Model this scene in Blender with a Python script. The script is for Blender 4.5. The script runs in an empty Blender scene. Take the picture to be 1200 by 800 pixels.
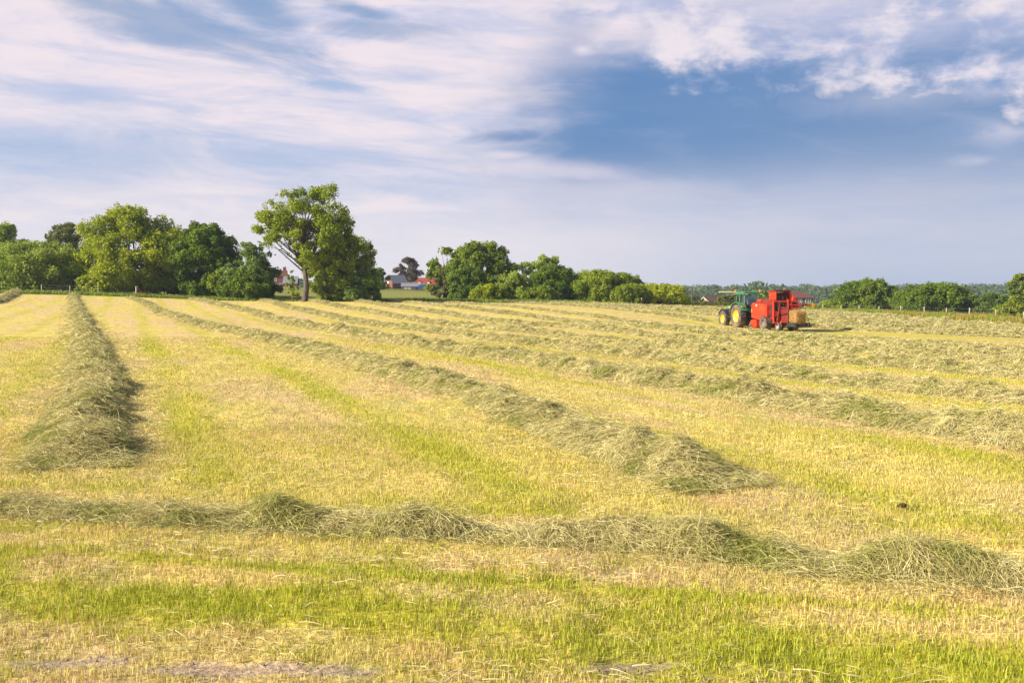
import bpy, math, random
import numpy as np
from mathutils import Vector, Matrix
R = math.radians
S = bpy.context.scene
COL = S.collection
rng = np.random.default_rng(7)

# ------------------------------------------------------------ camera
F, CX, HY, H = 1167.0, 600.0, 350.0, 1.7          # focal length (px of a 1200 wide frame), horizon row, eye height
cam = bpy.data.objects.new('camera', bpy.data.cameras.new('camera'))
COL.objects.link(cam); S.camera = cam
cam.data.sensor_width = 36; cam.data.lens = F*36/1200
cam.data.shift_y = -(400-HY)/1200
cam.data.clip_start = .1; cam.data.clip_end = 9000
cam.location = (0, 0, H); cam.rotation_euler = (R(90), 0, 0)

# ------------------------------------------------------------ light
SUN = Vector((-0.93, -0.36, 0)).normalized()
SEL = R(27)
SUN = Vector((SUN.x*math.cos(SEL), SUN.y*math.cos(SEL), math.sin(SEL)))
sl = bpy.data.lights.new('sun', 'SUN'); sl.energy = 5.0; sl.angle = R(.5); sl.color = (1, .88, .70)
so = bpy.data.objects.new('sun', sl); COL.objects.link(so)
so.rotation_euler = SUN.to_track_quat('Z', 'Y').to_euler()
S.view_settings.view_transform = 'Standard'; S.view_settings.look = 'None'
S.view_settings.gamma = 1; S.view_settings.exposure = .96

class NT:
    """small helper to write node trees"""
    def __init__(s, tree): s.t = tree; s.n = tree.nodes; s.l = tree.links
    def new(s, typ, **k):
        n = s.n.new(typ)
        for a, b in k.items(): setattr(n, a, b)
        return n
    def put(s, sock, v):
        if isinstance(v, bpy.types.NodeSocket): s.l.new(v, sock)
        elif isinstance(v, (tuple, list)) and len(v) == 3 and sock.type == 'RGBA': sock.default_value = (*v, 1)
        else: sock.default_value = v
    def m(s, op, a, b=0, c=0, clamp=False):
        n = s.new('ShaderNodeMath', operation=op, use_clamp=clamp)
        s.put(n.inputs[0], a); s.put(n.inputs[1], b)
        if op in ('MULTIPLY_ADD', 'SMOOTH_MIN'): s.put(n.inputs[2], c)
        return n.outputs[0]
    def mix(s, f, a, b, mode='MIX'):
        n = s.new('ShaderNodeMix', data_type='RGBA', blend_type=mode)
        s.put(n.inputs['Factor'], f); s.put(n.inputs[6], a); s.put(n.inputs[7], b)
        return n.outputs[2]
    def ramp(s, v, lo, hi, a=0., b=1.):
        n = s.new('ShaderNodeMapRange', interpolation_type='SMOOTHSTEP', clamp=True)
        s.put(n.inputs[0], v); s.put(n.inputs[1], lo); s.put(n.inputs[2], hi); s.put(n.inputs[3], a); s.put(n.inputs[4], b)
        return n.outputs[0]
    def xyz(s, x, y, z=0.):
        n = s.new('ShaderNodeCombineXYZ')
        for i, v in enumerate((x, y, z)): s.put(n.inputs[i], v)
        return n.outputs[0]
    def sep(s, v):
        n = s.new('ShaderNodeSeparateXYZ'); s.put(n.inputs[0], v); return n.outputs
    def noise(s, vec, scale, detail=4, rough=.55, dist=0.):
        n = s.new('ShaderNodeTexNoise'); s.put(n.inputs['Vector'], vec)
        n.inputs['Scale'].default_value = scale; n.inputs['Detail'].default_value = detail
        n.inputs['Roughness'].default_value = rough; n.inputs['Distortion'].default_value = dist
        return n.outputs['Fac']

# ------------------------------------------------------------ sky
W = bpy.data.worlds.new('World'); S.world = W; W.use_nodes = True
W.node_tree.nodes.clear(); w = NT(W.node_tree)
sky = w.new('ShaderNodeTexSky', sky_type='NISHITA'); sky.sun_disc = False
sky.sun_elevation = SEL; sky.sun_rotation = math.atan2(SUN.x, SUN.y) % (2*math.pi)
sky.air_density = 1; sky.dust_density = 1.5; sky.ozone_density = 1
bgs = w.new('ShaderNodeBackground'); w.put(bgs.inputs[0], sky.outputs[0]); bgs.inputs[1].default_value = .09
tc = w.new('ShaderNodeTexCoord')
dx, dy, dz = w.sep(tc.outputs['Generated'])
az = w.m('MULTIPLY', w.m('ARCTAN2', dx, dy), 57.2958)         # degrees right of north
el = w.m('MULTIPLY', w.m('ARCSINE', dz), 57.2958)
def A(px): return math.degrees(math.atan((px-600)/F))
def E_(py, px=600): return math.degrees(math.atan((HY-py)/F*math.cos(math.atan((px-600)/F))))
# cloud detail: streaks on the left, puffs on the upper right, all as functions of the direction in the sky
def dirn(kx, ky, tilt, seed, detail, rough, dist):
    e2 = w.m('MULTIPLY_ADD', az, tilt, el)
    n = w.noise(w.xyz(w.m('MULTIPLY', az, kx), w.m('MULTIPLY', e2, ky), seed), 1.0, detail, rough, dist)
    return w.m('MULTIPLY', w.m('SUBTRACT', n, .5), 3.2)          # about -1..1
big = dirn(.075, .16, .10, 3.1, 8, .60, .7)
streak = dirn(.10, .42, .06, 7.7, 8, .62, .8)
wisp = dirn(.16, 1.0, .03, 17.7, 7, .62, .5)
puff = dirn(.26, .42, 0, 1.3, 9, .58, .15)
broad = dirn(.05, .13, 0, 9.2, 3, .5, .2)
def blob(px, py, rx, ry, rot=0., warp=.5, n=None, inner=.35, outer=1.1):
    """soft ellipse of the sky centred on a direction; radii in degrees, ragged by noise"""
    ca, sa = math.cos(R(rot)), math.sin(R(rot))
    a = w.m('SUBTRACT', az, A(px)); e = w.m('SUBTRACT', el, E_(py, px))
    p = w.m('DIVIDE', w.m('MULTIPLY_ADD', a, ca, w.m('MULTIPLY', e, sa)), rx)
    q = w.m('DIVIDE', w.m('MULTIPLY_ADD', e, ca, w.m('MULTIPLY', a, -sa)), ry)
    d = w.m('SQRT', w.m('ADD', w.m('MULTIPLY', p, p), w.m('MULTIPLY', q, q)))
    d = w.m('ADD', d, w.m('MULTIPLY', n if n is not None else streak, warp))
    return w.ramp(d, inner, outer, 1., 0.)
def k(v, f): return w.m('MULTIPLY', v, f)
def mx(*v):
    r = v[0]
    for x in v[1:]: r = w.m('MAXIMUM', r, x)
    return r
bs = w.m('ADD', k(big, .6), k(streak, .55))
horiz_l, horiz_r = (.80, .74, .79), (.42, .47, .64)
side = w.ramp(az, -6, 22)
hor = w.mix(side, horiz_l, horiz_r)
cl_n = w.m('ADD', k(streak, .6), k(wisp, .5))
cloud_l = w.mix(w.ramp(cl_n, -.55, .35), (.56, .58, .76), (.88, .76, .80))
base = w.mix(w.ramp(el, .5, 8.0), hor, cloud_l)
# grey-blue veils in the left half
veil = mx(blob(80, 180, 13, 2.3, 1, .6, bs, 0, 1.3), k(blob(330, 188, 11, 1.2, 1, .5, streak, -.1, 1.3), .8), k(blob(420, 218, 13, 1.0, 0, .6, streak, 0, 1.3), .5), blob(390, 99, 2.7, .45, -5, .5, wisp, .1, 1.1), k(blob(470, 92, 6, .4, -5, .6, wisp, 0, 1.2), .3), k(blob(60, 110, 6, .8, -6, .6, streak, 0, 1.2), .6), k(blob(560, 175, 5, .6, 0, .6, streak, 0, 1.2), .5))
base = w.mix(k(veil, .72), base, (.32, .45, .69))
# long deep blue-slate bank right of the middle: sharp on its left and upper sides, fading downwards
top = w.ramp(w.m('ADD', w.m('SUBTRACT', el, E_(60, 900)), k(bs, 1.0)), -1.2, 2.4, 1., 0.)
left = w.ramp(w.m('ADD', w.m('SUBTRACT', az, A(590)), w.m('ADD', k(bs, 5.5), w.m('MULTIPLY', w.m('SUBTRACT', el, 8.5), -.45))), -3.5, 5.0)
low = w.ramp(w.m('ADD', w.m('MULTIPLY_ADD', az, .07, w.m('SUBTRACT', el, E_(240, 800))), w.m('ADD', k(broad, 1.2), k(streak, .9))), -2.4, 4.0)
bank = w.m('MULTIPLY', w.m('MULTIPLY', mx(top, k(blob(650, 50, 3.8, 3.2, 0, .4, bs, .1, 1.2), .75)), left), low)
tail = mx(blob(612, 160, 3.6, .62, 2, .30, streak, .1, 1.2), blob(680, 175, 6, 1.1, -3, .3, streak, .1, 1.2))
bank = mx(bank, k(tail, .9))
bankcol = w.mix(w.ramp(az, 6, 26), (.07, .20, .45), (.13, .24, .46))
bankcol = w.mix(w.ramp(w.m('MULTIPLY_ADD', broad, .9, w.m('ADD', el, k(streak, .4))), 5, 9.5), w.mix(.55, hor, bankcol), bankcol)
bankcol = w.mix(k(w.ramp(streak, .0, .8), .22), bankcol, (.42, .47, .64))
base = w.mix(k(bank, .96), base, bankcol)
# clear blue holes along the top
holes = mx(blob(235, 40, 9.5, 1.45, -8, 1.2, bs, .0, 1.15), blob(310, 16, 3.2, 1.5, -18, .9, bs, .1, 1.1), blob(420, 12, 3.0, .6, -10, .7, bs, .1, 1.1), k(blob(450, 34, 5, .8, 0, .9, bs, .1, 1.1), .85), blob(150, 12, 6.5, .9, -8, .8, bs, .2, 1.1), blob(1130, 2, 5, .8, 0, .6, puff, .3, 1.0))
base = w.mix(k(holes, .64), base, w.mix(w.ramp(el, 10, 16), (.14, .30, .58), (.06, .23, .48)))
# puffy white cloud, upper right
lowedge = w.ramp(w.m('ADD', w.m('MULTIPLY_ADD', az, .15, w.m('SUBTRACT', el, E_(84, 850)+.15*A(850))), k(puff, 2.2)), -.7, 1.1)
rside = w.ramp(w.m('ADD', w.m('SUBTRACT', az, A(742)), k(puff, 1.6)), -.6, 1.1)
pm = mx(w.m('MULTIPLY', lowedge, rside), blob(690, 12, 2.9, 1.3, 0, .9, puff, .25, 1.0), blob(683, 59, 1.0, .5, 0, .75, puff, .15, 1.0), k(blob(715, 53, 1.5, .35, 4, .5, puff, .2, .9), .8), blob(1015, 90, 1.7, .45, 4, .45, puff, .2, .9), blob(1170, 88, 3.4, 1.5, 4, .8, puff, .1, 1.1), k(blob(1060, 110, 7, 1.4, 4, .9, puff, 0, 1.2), .35), k(blob(1175, 155, 3.2, 1.1, -6, .7, puff, .1, 1.1), .55), k(blob(1150, 188, 3.2, .5, 0, .5, streak, .1, 1.1), .45))
pcol = w.mix(w.ramp(w.m('ADD', puff, k(wisp, .25)), -.60, .50), (.24, .34, .60), (.86, .76, .80))
base = w.mix(w.m('MULTIPLY', pm, w.ramp(puff, -.75, .25, .25, .96)), base, pcol)
# lit wisps over the left edge of the bank and below it
wis = mx(k(blob(660, 200, 5.5, .75, -5, .5, streak, .0, 1.2), .8), k(blob(585, 125, 1.6, .5, 0, .6, streak, 0, 1.1), .8), blob(590, 182, 1.8, .35, 0, .4, streak, .1, 1.1), k(blob(720, 222, 8, .9, -2, .5, streak, 0, 1.2), .45))
base = w.mix(k(wis, .8), base, (.76, .68, .77))
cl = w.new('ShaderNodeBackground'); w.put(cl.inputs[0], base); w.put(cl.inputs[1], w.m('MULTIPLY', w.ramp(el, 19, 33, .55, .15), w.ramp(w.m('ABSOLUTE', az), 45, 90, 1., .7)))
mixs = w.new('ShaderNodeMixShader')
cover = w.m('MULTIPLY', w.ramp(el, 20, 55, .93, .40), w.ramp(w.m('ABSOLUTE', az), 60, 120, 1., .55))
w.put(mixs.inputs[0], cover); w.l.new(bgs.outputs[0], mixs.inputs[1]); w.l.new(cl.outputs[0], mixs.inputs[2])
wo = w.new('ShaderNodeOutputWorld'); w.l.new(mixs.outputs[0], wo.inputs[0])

# ------------------------------------------------------------ numpy noise
def _h(i, j, s):
    n = (i*374761393 + j*668265263 + s*974634777) & 0x7fffffff
    n = ((n ^ (n >> 13))*1274126177) & 0x7fffffff
    return ((n ^ (n >> 16)) & 0xffff)/65535.0
def vn(x, y, s=0):
    x = np.asarray(x, float); y = np.asarray(y, float)
    i = np.floor(x).astype(np.int64); j = np.floor(y).astype(np.int64)
    fx = x-i; fy = y-j; fx = fx*fx*(3-2*fx); fy = fy*fy*(3-2*fy)
    return (_h(i, j, s)*(1-fx)+_h(i+1, j, s)*fx)*(1-fy)+(_h(i, j+1, s)*(1-fx)+_h(i+1, j+1, s)*fx)*fy
def fbm(x, y, o=4, s=0):
    r = 0; a = .5; t = 0
    for k in range(o):
        r = r+a*vn(x*2**k+k*17.3, y*2**k-k*9.1, s+k); t += a; a *= .5
    return r/t
def sst(x, a, b):
    t = np.clip((np.asarray(x, float)-a)/(b-a), 0, 1); return t*t*(3-2*t)

# ------------------------------------------------------------ terrain height
TH = R(21); CT, ST = math.cos(TH), math.sin(TH)            # rows run 21 degrees left of straight ahead
def pc(x, y): return x*CT+y*ST                             # distance across the rows
def al(x, y): return -x*ST+y*CT                            # distance along the rows
def vz(py, Y): return (HY-py)/F*Y+H
CP = [(0, 0, 0), (-6, 4, 0), (6, 4, 0), (0, 8, 0), (-8, 12, 0), (4, 14, 0), (12, 10, -.05), (-16, 0, 0), (16, 0, -.1), (0, -20, 0), (-40, -20, .2), (40, -20, -.5),
      (-16, 38, .05), (-26, 60, .25), (-37, 85, .75), (-52, 118, 2.05), (-46, 120, 1.85), (-22.6, 66, .40), (-12, 44, .08), (-60, 60, .8), (-40, 30, .3),
      (-28, 100.6, .75), (-16.9, 71.5, .12), (-10.7, 55.5, -.02), (-4.1, 38.3, -.04), (.6, 26.2, 0), (3.1, 19.6, -.02), (5.7, 12.8, -.04),
      (-33, 128, 1.45), (-20.6, 96, .62), (-13.1, 76.6, .14), (-4.7, 54.6, -.08), (0, 42.4, -.15), (3, 34.7, -.18), (7.6, 22.6, -.24), (9.3, 18.1, -.2),
      (-22.2, 114.9, 1.31), (-11.1, 86, .33), (-2.8, 64.4, -.17), (4, 46.8, -.33), (12.6, 24.5, -.24),
      (-14, 108.2, .96), (-3.5, 81, .1), (5, 58.9, -.13), (15.8, 30.8, -.3), (-4.2, 97.7, .7), (8.4, 65, -.15), (0, 101.6, .88), (-9.5, 126.4, 1.27),
      (7.1, 83, .2), (15, 62.5, -.39), (19, 79, -.60), (16, 73, -.55), (26, 51, -.58), (30, 80, -.62), (40, 100, -.5), (32, 140, .2), (18, 130, .62), (56, 115, -.67), (48, 150, -.35),
      (70, 115, -1.1), (60, 80, -1.1), (90, 150, -1.5), (8, 135, 1.1), (22, 155, .45),
      (-22, 260, vz(339, 260)), (-60, 260, vz(337, 260)), (-10, 190, vz(344, 190)), (-80, 150, 3.2), (-110, 170, 4.2), (-110, 100, 2.3),
      (45, 230, vz(357.5, 230)), (64, 230, vz(362, 230)), (100, 230, -2.6), (20, 230, .6),
      (-150, 0, 1.5), (150, 0, -3), (0, -150, 0), (-200, 300, 5), (250, 300, -3.5), (0, 420, 1.0), (150, 420, -3.), (-200, 500, 6),
      (-600, -600, 2), (600, -600, -4), (-600, 0, 3), (600, 0, -6)]
CP = np.array(CP, float)
SC = 100.
def _phi(d2): return .5*d2*np.log(d2+1e-12)
def _tps():
    P = CP[:, :2]/SC; n = len(P)
    K = _phi(((P[:, None]-P[None])**2).sum(-1)) + np.eye(n)*2e-4
    Q = np.c_[np.ones(n), P]; M = np.zeros((n+3, n+3)); M[:n, :n] = K; M[:n, n:] = Q; M[n:, :n] = Q.T
    return np.linalg.solve(M, np.r_[CP[:, 2], 0, 0, 0])
_wt = _tps()
def zbase(x, y):
    x = np.asarray(x, float); y = np.asarray(y, float); sh = np.broadcast(x, y).shape
    xx = np.clip(np.broadcast_to(x, sh).ravel(), -600, 600)/SC; yy = np.clip(np.broadcast_to(y, sh).ravel(), -600, 600)/SC
    r = _wt[-3]+_wt[-2]*xx+_wt[-1]*yy
    for k in range(len(CP)):
        r = r+_wt[k]*_phi((xx-CP[k, 0]/SC)**2+(yy-CP[k, 1]/SC)**2)
    r = r.reshape(sh)
    # long wooded ridge far beyond
    X = np.broadcast_to(x, sh); Y = np.broadcast_to(y, sh)
    hill = sst(Y, 420, 1150)*(7+5*fbm(X/260+3, Y/400, 3, 5)) + sst(Y, 1100, 1500)*0
    far = sst(Y, 380, 620)
    left = 4+7*sst(-X, 20, 300)
    return r*(1-far)+far*(-3.5+left*sst(-X, -50, 350)*.5)+hill
def zg(x, y):
    x = np.asarray(x, float); y = np.asarray(y, float)
    rr = np.hypot(x, y)
    z = zbase(x, y)
    return z + (fbm(x*1.7, y*1.7, 4, 3)-.5)*.07*(1-sst(rr, 30, 80)) + (fbm(x*9, y*9, 2, 8)-.5)*.02*(1-sst(rr, 10, 20))
def unproject(px, py, far=160):
    u = (px-CX)/F; v = (HY-py)/F
    Y = np.linspace(3, far, 3200)
    d = (v*Y+H)-zbase(u*Y, Y)
    k = np.where(d <= 0)[0]
    Yh = Y[k[0]] if len(k) else far
    return u*Yh, Yh

# ------------------------------------------------------------ object helpers
def tag(o, label=None, cat=None, group=None, kind=None):
    for k, v in (('label', label), ('category', cat), ('group', group), ('kind', kind)):
        if v: o[k] = v
    return o
def empty(name, loc, rz=0., label=None, cat=None, group=None):
    o = bpy.data.objects.new(name, None); o.empty_display_size = .3; COL.objects.link(o)
    o.location = loc; o.rotation_euler = (0, 0, rz); return tag(o, label, cat, group)
def mesh_obj(name, V, Fq, mat, parent=None, attrs=None, smooth=False, loc=None):
    """V (n,3); Fq (m,3|4) int array, or a list of such arrays; attrs: name -> per face array (float or colour)"""
    V = np.asarray(V, np.float32); Fs = Fq if isinstance(Fq, list) else [Fq]
    me = bpy.data.meshes.new(name)
    me.vertices.add(len(V)); me.vertices.foreach_set('co', V.ravel())
    loops = np.concatenate([np.asarray(f, np.int32).ravel() for f in Fs]); tot = np.concatenate([np.full(len(f), f.shape[1], np.int32) for f in Fs])
    me.loops.add(len(loops)); me.loops.foreach_set('vertex_index', loops)
    me.polygons.add(len(tot)); st = np.concatenate([[0], np.cumsum(tot)[:-1]]).astype(np.int32)
    me.polygons.foreach_set('loop_start', st); me.polygons.foreach_set('loop_total', tot)
    if smooth: me.polygons.foreach_set('use_smooth', np.ones(len(tot), bool))
    for k, a in (attrs or {}).items():
        a = np.asarray(a, np.float32)
        if a.ndim == 1:
            at = me.attributes.new(k, 'FLOAT', 'FACE'); at.data.foreach_set('value', a)
        else:
            at = me.attributes.new(k, 'FLOAT_COLOR', 'FACE'); at.data.foreach_set('color', np.c_[a, np.ones(len(a), np.float32)].ravel())
    me.update(calc_edges=True); me.validate()
    if mat: me.materials.append(mat)
    o = bpy.data.objects.new(name, me); COL.objects.link(o)
    if parent: o.parent = parent
    if loc is not None: o.location = loc
    return o
class MB:
    """collects simple solids in one mesh"""
    def __init__(s): s.v = []; s.f = []
    def add(s, v, f):
        n = len(s.v); s.v += [tuple(p) for p in v]; s.f += [tuple(i+n for i in q) for q in f]; return s
    def box(s, a, b, M=None, bev=.0):
        x0, y0, z0 = [min(p, q) for p, q in zip(a, b)]; x1, y1, z1 = [max(p, q) for p, q in zip(a, b)]
        c = min(bev, .49*min(x1-x0, y1-y0, z1-z0))
        if c <= 0:
            v = [(x, y, z) for z in (z0, z1) for y in (y0, y1) for x in (x0, x1)]
            f = [(0, 2, 3, 1), (4, 5, 7, 6), (0, 1, 5, 4), (2, 6, 7, 3), (0, 4, 6, 2), (1, 3, 7, 5)]
        else:                                              # chamfered box
            ox = [(x0+c, y0), (x1-c, y0), (x1, y0+c), (x1, y1-c), (x1-c, y1), (x0+c, y1), (x0, y1-c), (x0, y0+c)]
            cx, cy = (x0+x1)/2, (y0+y1)/2
            ins = [(x-c*(1 if x > cx else -1), y-c*(1 if y > cy else -1)) for x, y in ox]
            v = [(x, y, z0) for x, y in ins]+[(x, y, z0+c) for x, y in ox]+[(x, y, z1-c) for x, y in ox]+[(x, y, z1) for x, y in ins]
            f = [tuple(range(7, -1, -1)), tuple(range(24, 32))]
            for r in range(3):
                for k in range(8): f.append((r*8+k, r*8+(k+1) % 8, r*8+8+(k+1) % 8, r*8+8+k))
        if M: v = [M @ Vector(p) for p in v]
        return s.add(v, f)
    def tube(s, pts, rad, n=8, cap=True):
        pts = [Vector(p) for p in pts]; rad = rad if isinstance(rad, (list, tuple)) else [rad]*len(pts)
        v = []; f = []
        for i, p in enumerate(pts):
            d = (pts[min(i+1, len(pts)-1)]-pts[max(i-1, 0)]).normalized()
            a = d.cross(Vector((0, 0, 1)) if abs(d.z) < .9 else Vector((1, 0, 0))).normalized(); b = d.cross(a)
            for k in range(n):
                t = 2*math.pi*k/n; v.append(p+(a*math.cos(t)+b*math.sin(t))*rad[i])
        for i in range(len(pts)-1):
            for k in range(n): f.append((i*n+k, i*n+(k+1) % n, (i+1)*n+(k+1) % n, (i+1)*n+k))
        if cap: f += [tuple(range(n)), tuple(range(len(pts)*n-1, (len(pts)-1)*n-1, -1))]
        return s.add(v, f)
    def prism(s, prof, x0, x1, axis='x'):
        """polygon of (y,z) pushed from x0 to x1 (axis x), or (x,z) pushed along y"""
        n = len(prof)
        mk = (lambda t, p: (t, p[0], p[1])) if axis == 'x' else (lambda t, p: (p[0], t, p[1]))
        v = [mk(x0, p) for p in prof]+[mk(x1, p) for p in prof]
        f = [tuple(range(n)), tuple(range(2*n-1, n-1, -1))]+[(k, k+n, (k+1) % n+n, (k+1) % n) for k in range(n)]
        return s.add(v, f)
    def lathe(s, prof, c, n=28, axis='x'):
        """profile of (offset along the axis, radius)"""
        v = []; f = []
        for (o, r) in prof:
            for k in range(n):
                t = 2*math.pi*k/n
                v.append((c[0]+o, c[1]+r*math.cos(t), c[2]+r*math.sin(t)) if axis == 'x' else (c[0]+r*math.cos(t), c[1]+r*math.sin(t), c[2]+o))
        for i in range(len(prof)-1):
            for k in range(n): f.append((i*n+k, i*n+(k+1) % n, (i+1)*n+(k+1) % n, (i+1)*n+k))
        return s.add(v, f)
    def build(s, name, mat, parent=None, smooth=False):
        me = bpy.data.meshes.new(name); me.from_pydata([tuple(p) for p in s.v], [], s.f); me.update(); me.validate()
        import bmesh
        b = bmesh.new(); b.from_mesh(me); bmesh.ops.recalc_face_normals(b, faces=b.faces); b.to_mesh(me); b.free()
        if smooth:
            for p in me.polygons: p.use_smooth = True
        if mat: me.materials.append(mat)
        o = bpy.data.objects.new(name, me); COL.objects.link(o)
        if parent: o.parent = parent
        return o

# ------------------------------------------------------------ materials
def base_mat(name):
    m = bpy.data.materials.new(name); m.use_nodes = True; m.node_tree.nodes.clear()
    t = NT(m.node_tree); out = t.new('ShaderNodeOutputMaterial'); return m, t, out
def solid(name, col, rough=.6, metal=0., var=.25, scale=6., dirt=None, coat=0.):
    m, t, out = base_mat(name)
    p = t.new('ShaderNodeBsdfPrincipled'); tc = t.new('ShaderNodeTexCoord')
    n = t.noise(tc.outputs['Object'], scale, 5, .6)
    c = t.mix(t.ramp(n, .3, .7), tuple(x*(1-var) for x in col), tuple(min(1, x*(1+var)) for x in col))
    if dirt:
        n2 = t.noise(tc.outputs['Object'], scale*.45, 6, .7)
        c = t.mix(t.ramp(n2, .42, .68, 0, dirt[1]), c, dirt[0])
    t.put(p.inputs['Base Color'], c); p.inputs['Roughness'].default_value = rough; p.inputs['Metallic'].default_value = metal
    p.inputs['Coat Weight'].default_value = coat
    t.l.new(p.outputs[0], out.inputs[0]); return m
def leafy(name, trans=.35, gain=(1, 1, 1), rough=.55):
    """colour comes from the per-face attribute 'col'"""
    m, t, out = base_mat(name)
    a = t.new('ShaderNodeAttribute', attribute_name='col')
    c = t.mix(1., a.outputs['Color'], gain, 'MULTIPLY')
    d = t.new('ShaderNodeBsdfPrincipled'); t.put(d.inputs['Base Color'], c); d.inputs['Roughness'].default_value = rough
    d.inputs['Specular IOR Level'].default_value = .25
    tr = t.new('ShaderNodeBsdfTranslucent'); t.put(tr.inputs[0], c)
    mx_ = t.new('ShaderNodeMixShader'); mx_.inputs[0].default_value = trans
    t.l.new(d.outputs[0], mx_.inputs[1]); t.l.new(tr.outputs[0], mx_.inputs[2]); t.l.new(mx_.outputs[0], out.inputs[0])
    return m
M_LEAF = leafy('leaves', .42); M_BLADE = leafy('grass_blades', .3); M_HAY = leafy('hay', .22, rough=.75)
def bark():
    m, t, out = base_mat('bark'); p = t.new('ShaderNodeBsdfPrincipled'); tc = t.new('ShaderNodeTexCoord')
    mp = t.new('ShaderNodeMapping'); t.put(mp.inputs[0], tc.outputs['Object']); mp.inputs['Scale'].default_value = (6, 6, 1.2)
    n = t.noise(mp.outputs[0], 1.5, 6, .65)
    t.put(p.inputs['Base Color'], t.mix(t.ramp(n, .3, .7), (.05, .037, .03), (.16, .125, .10))); p.inputs['Roughness'].default_value = .95
    b = t.new('ShaderNodeBump'); b.inputs['Strength'].default_value = .8; b.inputs['Distance'].default_value = .05
    t.put(b.inputs['Height'], n); t.put(p.inputs['Normal'], b.outputs[0]); t.l.new(p.outputs[0], out.inputs[0]); return m
M_BARK = bark()

STRAW = np.array((.65, .56, .18)); TAN = np.array((.60, .41, .19)); YG = np.array((.51, .485, .04)); GRN = np.array((.26, .35, .035)); PALE = np.array((.66, .58, .32)); SOIL = np.array((.46, .36, .27))
SPACING, OFF1 = 5.3, -.7
def greenness(x, y):
    """how green the mown field is at a place (0..1): strips along the rows, bands across on the near headland"""
    c = pc(x, y); a = al(x, y)
    p = (c-OFF1)/SPACING+.06*(fbm(a*.05, c*.05, 2, 44)-.5); p = p-np.floor(p)
    st = np.exp(-((p-.27)/.08)**2)+np.exp(-((p-.72)/.09)**2)
    rows_ = .20+.42*st*(.35+fbm(c*.9, a*.16, 3, 21))+.6*(fbm(c*1.3, a*.35, 4, 22)-.5)
    bal = 1.3*np.exp(-((c-48.0)/1.3)**2)+.9*np.exp(-((c-43.2)/.6)**2); rows_ = rows_+.7*bal*sst(x-a*0, 8, 16)
    hc = y+.233*x-6.95
    hb = .85*np.exp(-((hc+1.85)/.45)**2)+.6*np.exp(-((hc+1.0)/.14)**2)+.25*np.exp(-((hc-1.2)/.5)**2)*fbm(x*.5, y*.5, 2, 9)
    head = .18+hb+1.6*(fbm(x*1.1, y*2.0, 4, 23)-.5)
    m = sst(hc, .6, 2.2)
    return np.clip(rows_*m+head*(1-m), 0, 1)
def dryness(x, y): return fbm(pc(x, y)*.8, al(x, y)*.22, 4, 61)
SOILS = [(-1.15, 4.56, .55, .10), (-1.9, 4.1, 1.6, .25), (-2.1, 4.66, .35, .07), (.55, 4.62, .30, .07), (-.6, 4.15, .8, .14), (1.5, 4.0, .6, .12), (-2.9, 4.55, .5, .10)]
def soilness(x, y):
    r = 0
    for (a, b, rx, ry) in SOILS: r = np.maximum(r, 1-sst(((x-a)/rx)**2+((y-b)/ry)**2+(fbm(x*3, y*6, 3, 31)-.5)*1.6, .5, 1.2))
    return r
def field_edge(x):        # the y at which the mown field stops
    return np.interp(x, [-200, -60, -35, -12, 10, 25, 40, 50, 60, 80, 200], [120, 121, 123, 128, 134, 146, 152, 155, 155, 155, 155])

XR = 46.0                 # right side of the mown field; the post fence stands beyond it
def outside(x, y): return np.maximum(y-field_edge(x), x-XR-.8*(fbm(np.asarray(y)*.2, np.asarray(y)*0, 2, 3)-.5))

def ground_mat():
    m, t, out = base_mat('field_ground')
    a = t.new('ShaderNodeAttribute', attribute_name='col'); g = t.new('ShaderNodeNewGeometry')
    x, y, z = t.sep(g.outputs['Position'])
    c = t.m('ADD', t.m('MULTIPLY', x, CT), t.m('MULTIPLY', y, ST)); s = t.m('ADD', t.m('MULTIPLY', x, -ST), t.m('MULTIPLY', y, CT))
    fine = t.noise(g.outputs['Position'], 26, 6, .75)
    mid = t.noise(t.xyz(t.m('MULTIPLY', c, 1.6), t.m('MULTIPLY', s, .55), 0.), 1.6, 7, .72)
    col = t.mix(t.ramp(fine, .36, .66), (.58, .56, .50), (1.35, 1.32, 1.25))
    col = t.mix(1., a.outputs['Color'], col, 'MULTIPLY')
    c2 = t.mix(t.ramp(mid, .34, .68), (.78, .84, .8), (1.25, 1.16, 1.2))
    col = t.mix(1., col, c2, 'MULTIPLY')
    p = t.new('ShaderNodeBsdfPrincipled'); t.put(p.inputs['Base Color'], col); p.inputs['Roughness'].default_value = .95
    p.inputs['Specular IOR Level'].default_value = .1
    b = t.new('ShaderNodeBump'); b.inputs['Strength'].default_value = .7; b.inputs['Distance'].default_value = .05
    t.put(b.inputs['Height'], t.noise(g.outputs['Position'], 14, 6, .8)); t.put(p.inputs['Normal'], b.outputs[0])
    t.l.new(p.outputs[0], out.inputs[0]); return m
M_GROUND = ground_mat()

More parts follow.
